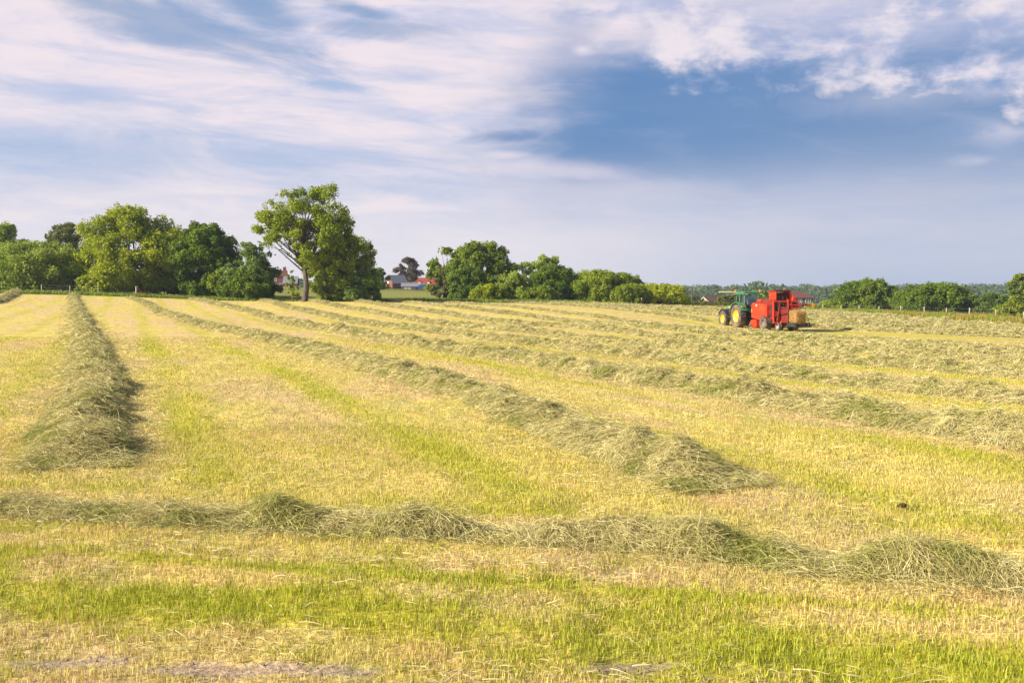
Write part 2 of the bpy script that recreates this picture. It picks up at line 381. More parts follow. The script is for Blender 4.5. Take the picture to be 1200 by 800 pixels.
def field_colour(x, y):
    g = greenness(x, y)[..., None]; d = dryness(x, y)[..., None]; n = fbm(x*2.3, y*2.3, 3, 71)[..., None]
    dry = STRAW*(1-sst(d, .42, .62))+(TAN*.45+PALE*.55)*sst(d, .42, .62)
    dry = dry*(1-.45*sst(n, .52, .7))+TAN*.45*sst(n, .52, .7)
    gr = YG*.9+GRN*.1
    col = dry*(1-.78*sst(g, .22, .75))+gr*.78*sst(g, .22, .75)
    so_ = soilness(x, y)[..., None]; col = col*(1-so_)+SOIL*so_
    # beyond the field: verge and pasture
    e = outside(x, y)
    out_ = sst(e, 0, 1.0)[..., None]
    past = np.array((.17, .21, .045))*(1-.5*fbm(x*.02, y*.05, 3, 90)[..., None])+np.array((.22, .19, .08))*.45*sst(fbm(x*.015, y*.08, 3, 92), .45, .6)[..., None]
    verge = np.array((.26, .30, .04)); v = (1-sst(e, 8, 14))[..., None]
    past = past*(1-v)+verge*v
    far = sst(y, 380, 520)[..., None]; past = past*(1-far)+np.array((.11, .15, .05))*far
    return col*(1-out_)+past*out_

# ------------------------------------------------------------ ground sheet
def make_ground():
    ang = np.concatenate([np.arange(-180, -44, 4.), np.arange(-44, 44, .16), np.arange(44, 181, 4.)])
    ang[-1] = 180.; A_ = np.radians(ang)
    rad = np.concatenate([[0.4], 2.0*1.0165**np.arange(0, 248), np.geomspace(2.0*1.0165**248, 5000, 70)])
    rr, aa = np.meshgrid(rad, A_, indexing='ij')
    x = rr*np.sin(aa); y = rr*np.cos(aa)
    z = zg(x, y)
    V = np.c_[x.ravel(), y.ravel(), z.ravel()]
    n, k = rr.shape
    i, j = np.meshgrid(np.arange(n-1), np.arange(k-1), indexing='ij'); a = (i*k+j).ravel()
    Q = np.c_[a, a+k, a+k+1, a+1][:, ::-1]
    me_x = (x[:-1, :-1]+x[1:, 1:])/2; me_y = (y[:-1, :-1]+y[1:, 1:])/2
    cv = field_colour(x, y).reshape(-1, 3)
    # centre fan
    V = np.r_[V, [[0, 0, zg(0, 0)]]]; cv = np.r_[cv, [STRAW]]
    T = np.array([(len(V)-1, q+1, q) for q in range(k-1)])
    o = mesh_obj('field_ground', V, [Q, T], M_GROUND, smooth=True)
    at = o.data.attributes.new('col', 'FLOAT_COLOR', 'POINT'); at.data.foreach_set('color', np.c_[cv, np.ones(len(cv))].astype(np.float32).ravel())
    tag(o, 'mown hay field with straw coloured stubble striped with green', 'field', kind='structure')
make_ground()

# ------------------------------------------------------------ ribbons (hay strands) and blades
def unit(v): return v/np.maximum(np.linalg.norm(v, axis=-1, keepdims=True), 1e-9)
def ribbons(P, D, L, wd, lift, seg=3, curl=None):
    """bent ribbons starting at P along D; returns V, F (quads)"""
    N = len(P); t = np.linspace(0, 1, seg+1)
    if curl is None: curl = rng.normal(0, .35, (N, 3))
    side = unit(np.cross(D, unit(rng.normal(0, 1, (N, 3))+np.array((0, 0, .6)))))
    V = np.empty((N, seg+1, 2, 3), np.float32)
    for k, s in enumerate(t):
        c = P+D*(L*s)[:, None]+curl*(L*s*s*.5)[:, None]
        c[:, 2] += lift*4*s*(1-s)
        wk = wd*(1-.6*s)
        V[:, k, 0] = c-side*wk[:, None]/2; V[:, k, 1] = c+side*wk[:, None]/2
    b = (np.arange(N)*(seg+1)*2)[:, None]
    q = np.concatenate([np.stack([b[:, 0]+2*k, b[:, 0]+2*k+1, b[:, 0]+2*k+3, b[:, 0]+2*k+2], 1)[:, None] for k in range(seg)], 1).reshape(-1, 4)
    return V.reshape(-1, 3), q
def hay_colour(N, x, y, gr=0.):
    r = rng.random(N); n = fbm(x*2.6, y*2.6, 3, 40)+.30*(rng.random(N)-.5)+gr
    pale = np.array((.61, .55, .28)); green = np.array((.29, .32, .075)); olive = np.array((.44, .41, .13)); brown = np.array((.32, .22, .10))
    k = sst(n, .52, .80)[:, None]
    c = pale*(1-k)+green*k
    c = np.where((r < .25)[:, None], olive, c); c = np.where((r > .95)[:, None], brown, c)
    return c*(.8+.4*rng.random(N))[:, None]

def smooth_path(pts, step):
    """Catmull-Rom through (x, y) points, resampled every step metres"""
    P = np.array(pts, float); P = np.r_[[2*P[0]-P[1]], P, [2*P[-1]-P[-2]]]
    out = []
    for i in range(1, len(P)-2):
        for t in np.linspace(0, 1, 60, endpoint=False):
            a, b, c, d = P[i-1], P[i], P[i+1], P[i+2]
            out.append(.5*((2*b)+(-a+c)*t+(2*a-5*b+4*c-d)*t*t+(-a+3*b-3*c+d)*t**3))
    out.append(P[-2]); out = np.array(out)
    s = np.r_[0, np.cumsum(np.linalg.norm(np.diff(out, axis=0), axis=1))]
    n = max(2, int(s[-1]/step)); q = np.linspace(0, s[-1], n)
    return np.c_[np.interp(q, s, out[:, 0]), np.interp(q, s, out[:, 1])], q

HAYROWS = []
def swath(name, label, pts, width=1.5, height=.36, lumps=.5, seed=0, bumps=None, dens=1., skirt=.2, flat=0., green=0., patchy=0.):
    """one windrow: a lumpy mound with thousands of strands on it, built as one mesh"""
    pth, s = smooth_path(pts, .5)
    # variable step by distance
    keep = [0]; acc = 0
    for i in range(1, len(s)):
        d = math.hypot(*pth[i])
        if s[i]-s[keep[-1]] >= min(.5, 0): keep.append(i)
    dmin = np.hypot(pth[:, 0], pth[:, 1])
    # resample with a step that grows with distance
    q = [0.]
    while q[-1] < s[-1]:
        d = np.interp(q[-1], s, dmin); q.append(q[-1]+float(np.clip(d*.0035, .035, .28)))
    q = np.array(q); px_ = np.interp(q, s, pth[:, 0]); py_ = np.interp(q, s, pth[:, 1])
    tx = np.gradient(px_); ty = np.gradient(py_); tl = np.hypot(tx, ty); tx /= tl; ty /= tl
    nx, ny = ty, -tx                                        # to the right of the path
    nc = 22 if dmin.min() < 40 else 14
    cr = np.linspace(-1, 1, nc+1)
    X0, Q0 = q[:, None], cr[None]
    wv = width/2*(.82+.45*fbm(q*.8+seed*7, q*0+seed, 3, seed))[:, None]
    # wandering of the row's middle
    wob = (fbm(q*.35, q*0+3.3, 3, seed+5)-.5)[:, None]*.5
    off = wob+Q0*wv
    def hfun(qq, cc, xx, yy):
        """height of the mound at along-distance qq, cross coordinate cc (-1..1)"""
        prof = np.clip(1-np.abs(cc)**2.0, 0, 1)**.85
        lump = 1-lumps+2*lumps*fbm(qq*.75+seed, cc*.9+seed*3.1, 3, seed+11)
        clump = (fbm(xx*2.4, yy*2.4, 2, seed+3)-.5)*1.5+(fbm(xx*5.5, yy*5.5, 3, seed+4)-.5)*1.5
        e = np.minimum(sst(qq, 0, .7+flat), 1)*np.minimum(sst(s[-1]-qq, 0, .8), 1)
        h = height*prof*e*(lump+clump)
        if bumps is not None:
            for (bs, bw, bh) in bumps: h = h+bh*prof*np.exp(-((qq-bs)/bw)**2)*(1+clump*.8)
        return np.maximum(h, 0)+.0
    X = px_[:, None]+nx[:, None]*off; Y = py_[:, None]+ny[:, None]*off
    QQ = np.broadcast_to(X0, X.shape); CC = np.broadcast_to(Q0, X.shape)
    Hh = hfun(QQ, CC, X, Y)
    Z = zg(X, Y)+Hh-.03*(np.abs(CC) > .99)-.004
    n, k = X.shape
    i, j = np.meshgrid(np.arange(n-1), np.arange(k-1), indexing='ij'); a = (i*k+j).ravel()
    Q = np.c_[a, a+1, a+k+1, a+k]
    V = np.c_[X.ravel(), Y.ravel(), Z.ravel()]
    fx = V[Q].mean(1)
    c0 = hay_colour(len(Q), fx[:, 0], fx[:, 1], green)*.36  # mound coloured darker than its strands, painting shade into the gaps
    # ---- strands
    dq = np.gradient(q); dd = np.hypot(px_, py_)
    inview = (np.abs(px_) < .60*np.maximum(py_, 0)+4.5) & (py_ > 2)
    sw = np.clip(dd*.00042, .0034, .03)                     # strand width grows with distance
    Lm = np.clip(.115+dd*.0018, .13, .30)
    per = dens*2.5*width*(1+skirt)*dq/(sw*Lm*.8)*inview*np.clip(1.25-dd/160, .35, 1)*(1-patchy+patchy*1.9*fbm(q*1.5+5, q*0+seed, 3, seed+8)**1.3)
    cnt = rng.poisson(per); idx = np.repeat(np.arange(len(q)), cnt); N = len(idx)
    if N:
        qi = q[idx]+(rng.random(N)-.5)*dq[idx]; cc = rng.uniform(-1, 1, N)
        cc = np.where(rng.random(N) < skirt, rng.normal(0, .95, N), cc)
        oo = (wob[idx, 0]+cc*wv[idx, 0])
        x = np.interp(qi, q, px_)+nx[idx]*oo; y = np.interp(qi, q, py_)+ny[idx]*oo
        hh = np.where(np.abs(cc) < 1, hfun(qi, np.clip(cc, -1, 1), x, y), 0)
        z = zg(x, y)+hh+np.minimum(rng.exponential(.018, N), .09)*(.4+1.2*vn(x*5, y*5, seed+9))
        # combed directions, varying from clump to clump
        ang = 2*math.pi*fbm(x*1.5, y*1.5, 2, seed+77)*2.2+rng.normal(0, 1.0, N)
        # follow the mound's slope
        e = .04
        hx = (np.where(np.abs(cc) < 1, hfun(qi, np.clip(cc+e/wv[idx, 0]*0+.05, -1, 1), x, y), 0)-hh)/(.05*wv[idx, 0])
        D = np.c_[np.cos(ang), np.sin(ang), np.zeros(N)]
        side = D[:, 0]*nx[idx]+D[:, 1]*ny[idx]
        D[:, 2] = np.clip(hx, -1.2, 1.2)*side+rng.normal(0, .26, N)
        D = unit(D); L = Lm[idx]*rng.uniform(.5, 1.5, N)
        P0 = np.c_[x, y, z]-D*(L*.5)[:, None]
        v2, f2 = ribbons(P0, D, L, sw[idx]*rng.uniform(.6, 1.4, N), L*rng.uniform(-.02, .16, N), 3, rng.normal(0, .7, (N, 3))*np.array((1, 1, .45)))
        zz = zg(v2[:, 0], v2[:, 1]); v2[:, 2] = np.maximum(v2[:, 2], zz+.006)
        c2 = np.repeat(hay_colour(N, x, y, green), 3, axis=0)
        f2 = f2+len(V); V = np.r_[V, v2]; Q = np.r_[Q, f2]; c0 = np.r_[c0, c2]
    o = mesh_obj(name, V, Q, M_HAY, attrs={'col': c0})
    tag(o, label, 'hay windrow', 'windrows of cut hay lying on the field')
    HAYROWS.append(o); return N

def U(*pts): return [unproject(*p) for p in pts]
def line(o, y_from, a_to):
    """points of a straight row with cross offset o between two distances along it"""
    return [(o*CT-a*ST, o*ST+a*CT) for a in np.linspace(y_from, a_to, 12)]
def row_span(o):
    """from just outside the right edge of the view to the far edge of the field"""
    best = []
    for a in np.arange(-60, 200, .5):
        x, y = o*CT-a*ST, o*ST+a*CT
        if x < .62*y+6 and y > 3 and y < field_edge(x)-1.0 and x < XR-1: best.append(a)
    return best[0], best[-1]
tot = 0
tot += swath('hay_windrow', 'big windrow running away from the camera at the left, with a dark right flank', U((84, 552), (98, 528), (108, 490), (111, 450), (105, 410), (97, 382), (90, 362), (85, 346)), 1.02, .18, .55, 1, flat=.6)
tot += swath('hay_windrow', 'windrow ending in two grassy clumps right of the picture centre', U((862, 576), (800, 556), (740, 536), (667, 508), (600, 484), (533, 458), (467, 438), (375, 414), (300, 394), (200, 370), (175, 358), (153, 349)), 1.0, .155, .5, 2, skirt=.12, bumps=[(.9, .35, .05), (2.0, .4, .05)], flat=.2)
tot += swath('hay_windrow', 'windrow next beyond the clump-ended one, leaving the right frame edge halfway up the field', [(6.1+.384*6, 11.8-6*.93*.8), (6.1, 11.8)]+[(o*CT-a*ST, o*ST+a*CT) for o in [9.9] for a in (12, 20, 30, 40, 52, 66, 80, 100)]+U((225, 351)), 1.08, .205, .5, 3, skirt=.1, green=0.)
labs = {4: 'fourth windrow counted from the left along the far edge of the field',
        5: 'fifth windrow from the left, behind the fourth and merging with it at the right',
        6: 'sixth windrow from the left, in the middle of the striped slope',
        7: 'seventh windrow from the left, two rows nearer than the tractor',
        8: 'eighth windrow from the left, passing just in front of the tractor wheels'}
for n in range(4, 9):
    o = OFF1+SPACING*(n-1); a0, a1 = row_span(o)
    tot += swath('hay_windrow', labs[n], line(o, a0, a1), 1.12, .185 if n < 7 else (.15 if n == 7 else .11), .4, n, skirt=.07, dens=1.0 if n < 6 else .8)
oth = ['first windrow beyond the tractor, grey and thin next to the green strip', 'second windrow beyond the tractor and baler', 'third windrow beyond the tractor and baler', 'fourth windrow beyond the baler', 'fifth windrow beyond the baler',
       'sixth windrow beyond the baler', 'seventh windrow beyond the baler towards the post fence', 'windrow second nearest to the wooden post fence', 'windrow nearest to the wooden post fence on the right']
for k, o in enumerate(np.arange(52.0, 97, 5.3)):
    try: a0, a1 = row_span(o)
    except IndexError: continue
    if a1-a0 < 6: continue
    tot += swath('hay_windrow', oth[min(k, 8)], line(o, a0, a1), 1.25, .22, .35, 20+k, skirt=.07, dens=.7)
# the tractor's own row: already baled behind it, still lying ahead of it
tot += swath('hay_windrow', 'windrow lying ahead of the tractor, not yet baled', line(45.8, 73, row_span(45.8)[1]), 1.1, .18, .45, 31, skirt=.07, dens=.6)
tot += swath('hay_windrow', 'windrow cut off by the left frame edge near the trees', U((-12, 356), (0, 352), (12, 346), (22, 342)), 1.4, .3, .4, 41, dens=.7)
tot += swath('hay_windrow', 'low windrow along the far left edge of the field under the trees', U((24, 342.3), (120, 344.5), (200, 347.2), (262, 348.6)), 1.0, .2, .8, 42, dens=.7)
# headland row in front, uneven heaps
hp = U((-420, 596), (-90, 601), (0, 601), (80, 606), (200, 610), (320, 612), (400, 616), (480, 628), (560, 630), (640, 640), (760, 644), (880, 655), (960, 670), (1090, 676), (1200, 684), (1290, 692), (1650, 722))
_, sq = smooth_path(hp, .5)
def s_at(px):
    P, s_ = smooth_path(hp, .05); return float(s_[np.argmin(np.abs(P[:, 0]/P[:, 1]-(px-600)/F))])
tot += swath('hay_windrow', 'ragged low windrow of loose heaps lying across the foreground', hp, .42, .026, .7, 51, green=.03, bumps=[(s_at(30), .26, .05), (s_at(200), .28, .055), (s_at(325), .19, .105), (s_at(365), .12, .05), (s_at(475), .22, .15), (s_at(525), .2, .05), (s_at(640), .25, .04), (s_at(735), .24, .11), (s_at(810), .22, .08), (s_at(905), .15, .05), (s_at(1065), .22, .12), (s_at(1130), .22, .07), (s_at(1200), .2, .06)], dens=2.0, skirt=.4, patchy=.8)
print('strands', tot)

# ------------------------------------------------------------ stubble and grass blades over the near field
def blades(name, label, N, ymin, ymax, hfun, wfun, kind_green, power=1.0, spread=.64):
    """blades thrown over the view's wedge, denser near the camera"""
    u = rng.random(N); e = 1-power
    if abs(e+1) < 1e-6: y = ymin*(ymax/ymin)**u
    else: y = (ymin**(2-power)+u*(ymax**(2-power)-ymin**(2-power)))**(1/(2-power))
    x = rng.uniform(-1, 1, N)*(spread*y+2.6)
    g = greenness(x, y); so_ = soilness(x, y); n = rng.random(N)
    isg = n < np.clip(g*1.0, .05, .95)
    tuft = fbm(x*6, y*6, 2, 66)
    keep = (rng.random(N) > so_*.97) & (rng.random(N) < .45+tuft)
    x, y, g, isg, tuft = x[keep], y[keep], g[keep], isg[keep], tuft[keep]; N = len(x)
    h = hfun(y)*rng.uniform(.5, 1.3, N)*(.5+1.0*tuft)*np.where(isg, 1.05+.2*g, .85)
    wd = wfun(y)*rng.uniform(.7, 1.3, N)
    lean = rng.normal(0, .35, (N, 2)); a = rng.uniform(0, 2*math.pi, N)
    z = zg(x, y)
    sx, sy = np.cos(a)*wd/2, np.sin(a)*wd/2
    V = np.empty((N, 5, 3), np.float32)
    V[:, 0] = np.c_[x-sx, y-sy, z-.01]; V[:, 1] = np.c_[x+sx, y+sy, z-.01]
    mx_, my_ = x+lean[:, 0]*h*.35, y+lean[:, 1]*h*.35
    V[:, 2] = np.c_[mx_+sx*.8, my_+sy*.8, z+h*.6]; V[:, 3] = np.c_[mx_-sx*.8, my_-sy*.8, z+h*.6]
    V[:, 4] = np.c_[x+lean[:, 0]*h, y+lean[:, 1]*h, z+h*(1-.15*np.abs(lean[:, 0]))]
    b = np.arange(N)*5
    Q = np.c_[b, b+1, b+2, b+3]; T = np.c_[b+3, b+2, b+4]
    r = rng.random((N, 1)); d = dryness(x, y)[:, None]+.55*(rng.random((N, 1))-.5)
    dry = STRAW*(1-sst(d, .4, .6))+(TAN*.6+PALE*.4)*sst(d, .4, .6)
    gc = YG*(1-r*.75)+GRN*r*.75
    gc = gc*(1-.2*sst(g, .5, .9)[:, None])+GRN*.2*sst(g, .5, .9)[:, None]
    c = np.where(isg[:, None], gc, dry)*(.78+.44*rng.random((N, 1)))
    o = mesh_obj(name, V.reshape(-1, 3), [Q, T], M_BLADE, attrs={'col': np.r_[c, c]})
    tag(o, label, 'grass', kind='stuff')
blades('mown_grass', 'short green and straw coloured grass stubble in the foreground', 520000, 3.3, 13, lambda y: .036+0*y, lambda y: .0032+.00018*y, 0, 1.1)
blades('stubble', 'cut stubble between the nearer windrows', 310000, 13, 42, lambda y: .034+0*y, lambda y: .0045+.00055*(y-9), 0, 1.35)
# loose hay scattered flat over the stubble
def loose(N):
    y = (3.4**.7+rng.random(N)*(34**.7-3.4**.7))**(1/.7); x = rng.uniform(-1, 1, N)*(.64*y+2.6)
    c = pc(x, y); a = al(x, y); p = (c-OFF1)/SPACING; p = p-np.floor(p)
    hc = y+.233*x-6.95
    near_row = np.exp(-(np.minimum(p, 1-p)/.2)**2)*sst(hc, .8, 2)+.8*np.exp(-((p-.5)/.12)**2)*sst(hc, .8, 2)
    head = np.exp(-(hc/.55)**2)+.6*np.exp(-((hc+.72)/.2)**2)+.7*np.exp(-((hc+2.5)/.25)**2)
    pr = np.clip(.07+.5*near_row+.9*head*(1-sst(hc, .8, 2)), 0, 1)*sst(fbm(x*.9, y*2.2, 3, 15), .35, .6)
    k = rng.random(N) < pr; x, y = x[k], y[k]; N = len(x)
    ang = rng.normal(0, .9, N); D = unit(np.c_[np.cos(ang), np.sin(ang), rng.normal(0, .10, N)])
    L = rng.uniform(.04, .13, N); z = zg(x, y)+rng.uniform(.01, .05, N)
    v, f = ribbons(np.c_[x, y, z], D, L, (.0028+.0003*y)*rng.uniform(.6, 1.3, N), L*.05, 3)
    v[:, 2] = np.maximum(v[:, 2], zg(v[:, 0], v[:, 1])+.01)
    col = np.repeat(hay_colour(N, x, y)*.55+np.array((.56, .50, .32))*.5, 3, axis=0)
    tag(mesh_obj('loose_hay', v, f, M_HAY, attrs={'col': col}), 'thin scatter of loose dry hay strands over the stubble', 'loose hay', kind='stuff'); print('loose', N)
loose(190000)
#@@PART2
# ------------------------------------------------------------ trees
def tree_leaves(C, Rr, n, size, seed, cols, gap=.45, squash=1.):
    """leaf faces on the lobes C (k,3) of radius Rr (k,)"""
    rg = np.random.default_rng(seed)
    wgt = Rr**2; idx = rg.choice(len(C), n, p=wgt/wgt.sum())
    d = unit(rg.normal(0, 1, (n, 3)))
    rad = Rr[idx]*(.35+.65*rg.random(n)**.6)*(1+.45*(rg.random(n)-.3))
    P = C[idx]+d*rad[:, None]*np.array((1, 1, squash))
    # ragged clumps
    nz = (vn(P[:, 0]*1.1+seed, P[:, 2]*1.1, seed)+vn(P[:, 1]*1.1, P[:, 2]*1.1+9, seed+1)+vn(P[:, 0]*2.7, P[:, 1]*2.7+P[:, 2]*2.1, seed+2))/3
    k = nz > gap
    P, d = P[k], d[k]; n = len(P)
    nrm = unit(d*.55+rg.normal(0, .6, (n, 3))+np.array((0, 0, .25)))
    t1 = unit(np.cross(nrm, rg.normal(0, 1, (n, 3)))); t2 = np.cross(nrm, t1)
    sz = size*rg.uniform(.55, 1.35, (n, 1))
    a = P+t1*sz*.5; b = P+t2*sz*.36+nrm*sz*.08; c = P-t1*sz*.5; e = P-t2*sz*.36+nrm*sz*.08
    V = np.stack([a, b, c, e], 1).reshape(-1, 3); Q = np.arange(4*n).reshape(-1, 4)
    c0, c1 = np.array(cols[0]), np.array(cols[1])
    f = np.clip(vn(P[:, 0]*.5+3, P[:, 2]*.5+P[:, 1]*.3, seed+5)*.8+.4*(rg.random(n)-.3), 0, 1)[:, None]
    col = (c0*(1-f)+c1*f)*(.75+.5*rg.random((n, 1)))
    return V, Q, col
OAK = ((.26, .31, .03), (.12, .18, .02)); YEL = ((.46, .50, .025), (.20, .28, .014)); DARK = ((.21, .30, .024), (.09, .155, .014)); GREY = ((.24, .34, .08), (.12, .20, .04))
MID = ((.33, .40, .03), (.12, .20, .016)); COPPER = ((.20, .15, .10), (.10, .075, .06)); ASH = ((.40, .47, .08), (.20, .30, .035)); OLIVE = ((.21, .22, .045), (.10, .13, .03)); FARG = ((.12, .17, .06), (.07, .12, .05))
def tree(name, label, cat, px, Y, top, wpx, cols, seed, trunk=.22, nl=20, size=.27, gap=.40, lob=.34, cover=1., lean=0., group='trees and bushes around the field', bot=None, shape=1., stems=1, lobes=None, limbs=True):
    """tree whose foot stands at distance Y in the direction of pixel column px; top is the pixel row its tip reaches, wpx its width"""
    size *= .90; gap += .05; x = (px-CX)/F*Y; z0 = float(zbase(x, Y)); ztop = (HY-top)/F*Y+H; hgt = ztop-z0; w_ = wpx/F*Y
    rg = np.random.default_rng(seed)
    o = empty(name, (x, Y, z0), 0, label, cat, group)
    zc0 = hgt*trunk; ch = hgt-zc0; rx = w_/2; rz = ch/2; cz = zc0+rz
    w_ *= 1.0 if lobes else 1.20; rx = w_/2
    if lobes is None:
        C = []; Rr = []; low = trunk < .09; zl = 0. if low else zc0
        for i in range(int(nl*2.6*max(1, min(2.5, .7*rx/rz)))):
            for _ in range(40):
                t_ = rg.random(); zm = .34 if low else .45
                pr_ = math.sqrt(max(0, 1-((t_-zm)/(1-zm))**2)) if t_ > zm else (1-.16*(zm-t_)/zm if low else math.sqrt(max(0, 1-(.8*(zm-t_)/zm)**2)))
                r = lob*.72*min(rx, rz*2.3)*rg.uniform(.65, 1.25)
                q = rg.random()**.38; th = rg.uniform(0, 2*math.pi); R_ = max(rx*pr_-r*.75, 0)*q
                p = np.array((math.cos(th)*R_, math.sin(th)*R_*.85, min(max(zl+t_*(hgt-zl), zl+r*.55), hgt-r*.7)))
                if all(np.linalg.norm(p-c) > .44*(r+r2) for c, r2 in zip(C, Rr)): break
            C.append(p); Rr.append(r)
        C = np.array(C); Rr = np.array(Rr)
    else:
        C = np.array([(a*rx, b*rx, c*hgt) for a, b, c, r in lobes]); Rr = np.array([r*rx for a, b, c, r in lobes])
    # break every lobe into ragged sub-clumps
    SCn = []; SRr = []
    for c_, r_ in zip(C, Rr):
        for _ in range(7):
            d = unit(rg.normal(0, 1, 3)); d[2] = abs(d[2])*.9-.25 if rg.random() < .6 else d[2]
            SCn.append(c_+d*r_*rg.uniform(.45, .85)); SRr.append(r_*rg.uniform(.30, .58))
    C0, R0 = C, Rr; C = np.array(SCn); Rr = np.array(SRr)
    C = np.r_[C, C0]; Rr = np.r_[Rr, R0*.8]
    area = float((4*np.pi*Rr**2).sum())
    n = int(cover*.85*area/(size*size*.36))
    V, Q, col = tree_leaves(C, Rr, min(n, 80000), size, seed, cols, gap-.09)
    V[:, 2] = np.maximum(V[:, 2], .02); C, Rr = C0, R0
    mesh_obj('crown', V, Q, M_LEAF, o, {'col': col})
    # trunk, limbs to the lobes
    b = MB(); tr = max(.10, hgt*.030)
    fork = zc0+ch*.10
    tops = []
    for st in range(stems):
        a = 2*math.pi*st/stems+.4; sp = (.0 if stems == 1 else tr*.9)
        base = Vector((math.cos(a)*sp, math.sin(a)*sp*.5, -.1)); tip = Vector((lean*hgt*.1+math.cos(a)*sp*1.5, math.sin(a)*sp*1.5, fork))
        b.tube([base, base+Vector((0, 0, .25)), base.lerp(tip, .5)+Vector((rg.normal(0, .03)*hgt*.3, 0, 0)), tip], [tr*1.45, tr*1.0, tr*.82, tr*.68], 10); tops.append(tip)
        up = Vector((tip.x*1.3+rg.normal(0, .3), tip.y, cz+rz*.45))
        b.tube([tip, tip.lerp(up, .5)+Vector((rg.normal(0, .25), 0, 0)), up], [tr*.62, tr*.42, tr*.12], 7)
    if limbs:
        for i in range(0, len(C), 1 if lobes else max(1, len(C)//12)):
            e = Vector(C[i]); s0 = min(tops, key=lambda p: (p-e).length)
            st_ = s0+Vector((0, 0, rg.uniform(-.1, .45)*max(0, e.z-s0.z)))
            mid = st_.lerp(e, .55)+Vector((rg.normal(0, .06), rg.normal(0, .06), .10))*(e-st_).length
            b.tube([st_, mid, e], [tr*(.25 if lobes else .22), tr*(.13 if lobes else .12), tr*.02], 5)
    b.build('trunk', M_BARK, o, True)
    return o
G1, G2, G3, G4 =  'trees along the left edge of the field', 'trees behind the middle of the field', 'trees behind the post fence', 'trees near the far houses'
T = tree
T('tree', 'rounded dark green tree cut by the left frame edge', 'tree', 4, 165, 263, 66, MID, 101, .15, 16, .34, group=G1)
T('bushy_tree', 'wide low bushy tree with pale green rounded crown at the far left', 'tree', 42, 138, 285, 108, ASH, 102, .03, 30, .30, .36, .30, shape=.95, group=G1)
T('tree', 'olive topped tree rising behind the low bushy tree at the left', 'tree', 82, 168, 262, 66, OLIVE, 103, .2, 14, .34, .42, group=G1)
T('bush', 'dark bush filling the foot of the left tree line', 'bush', 95, 143, 318, 50, DARK, 104, 0, 12, .28, .34, group=G1)
T('oak_tree', 'large yellow green oak, broadest tree of the left group', 'tree', 152, 138, 243, 122, YEL, 105, .04, 46, .32, .41, .25, shape=.92, group=G1)
T('bush', 'bright yellow green bush at the foot of the large oak beside a fence post', 'bush', 108, 134, 322, 40, YEL, 106, 0, 10, .24, .34, group=G1)
T('tree', 'dark green tree right of the large yellow green oak', 'tree', 240, 135, 263, 80, ((.19, .28, .018), (.08, .14, .010)), 107, .02, 36, .32, .36, .27, shape=.95, group=G1)
T('tree', 'shaded tree between the large oak and the dark green tree', 'tree', 198, 142, 268, 56, DARK, 108, .02, 20, .32, .34, .3, group=G1)
T('tree', 'blue green loose tree left of the lone field oak', 'tree', 297, 128, 284, 60, GREY, 109, .05, 24, .28, .44, .25, group=G1)
T('bush', 'low shaded bush under the blue green loose tree', 'bush', 290, 127, 318, 62, DARK, 110, 0, 14, .26, .36, group=G1)
T('bush', 'rounded bush at the extreme left foot of the tree line', 'bush', 6, 136, 300, 50, MID, 146, 0, 14, .28, .34, group=G1)
T('bush', 'low leafy bush closing the gap before the blue green loose tree', 'bush', 268, 131, 312, 44, MID, 147, 0, 12, .26, .34, group=G1)
T('bush', 'leafy bush closing the gap between the broad bright tree and the thin ash', 'bush', 590, 146, 322, 46, MID, 148, 0, 14, .28, .34, group=G2)
T('bush', 'rounded green bush before the far small tree of the middle group', 'bush', 722, 148, 322, 54, ((.30, .38, .02), (.13, .21, .012)), 149, 0, 16, .28, .34, group=G2)
T('bush', 'dense green bush between the dark tree and the long rounded bush', 'bush', 674, 147, 326, 46, MID, 150, 0, 14, .28, .34, group=G2)
T('bush', 'low hedge bush between the two domed oaks behind the fence', 'bush', 1056, 170, 350, 40, DARK, 151, 0, 12, .28, .34, group=G3)
# lone oak with open crown, foliage also in front of the lower limbs: lobes given by hand (x, y in half widths, z in heights, radius)
rgo = np.random.default_rng(5); lo = []
for (a, c, rr) in [(-.80, .76, .20), (-.62, .66, .20), (-.90, .64, .14), (-.55, .86, .20), (-.32, .93, .18), (-.05, .96, .18), (.20, .95, .17), (.42, .90, .19), (.62, .80, .21), (.80, .68, .20), (.92, .60, .13), (-.38, .76, .20), (-.10, .84, .22), (.18, .80, .22), (.42, .72, .22), (-.20, .68, .17), (.62, .62, .2), (.08, .66, .17), (.35, .58, .18), (.70, .50, .17), (.50, .45, .16), (-.48, .55, .14), (-.70, .50, .12), (.20, .48, .14), (.05, .40, .12), (-.28, .42, .10), (.82, .42, .14), (.25, .34, .12), (.55, .33, .13), (-.02, .34, .12), (.12, .42, .15), (-.12, .50, .13), (.3, .40, .14), (-.38, .64, .17), (-.22, .57, .14), (-.62, .56, .14), (.62, .40, .15), (-.08, .60, .15), (.45, .52, .17)]:
    for q in range(2): lo.append((a+rgo.normal(0, .07), rgo.uniform(-.5, .5)*(1-abs(a)*.5), c+rgo.normal(0, .02), rr*rgo.uniform(.80, 1.1)))
T('oak_tree', 'tall lone oak with open crown and forked bare trunk at the field edge', 'tree', 357, 119, 221, 116, ((.36, .43, .03), (.17, .25, .018)), 111, .20, 0, .24, .47, lobes=lo, stems=1, group=G1, cover=.8)
T('sapling', 'small bright green sapling at the left foot of the lone oak', 'sapling', 343, 122, 316, 16, YEL, 112, .1, 8, .22, .40, group=G1)
T('willow_tree', 'feathery grey green tree right of the lone oak trunk', 'tree', 404, 124, 276, 82, ASH, 113, .02, 34, .26, .45, .24, shape=.9, group=G1)
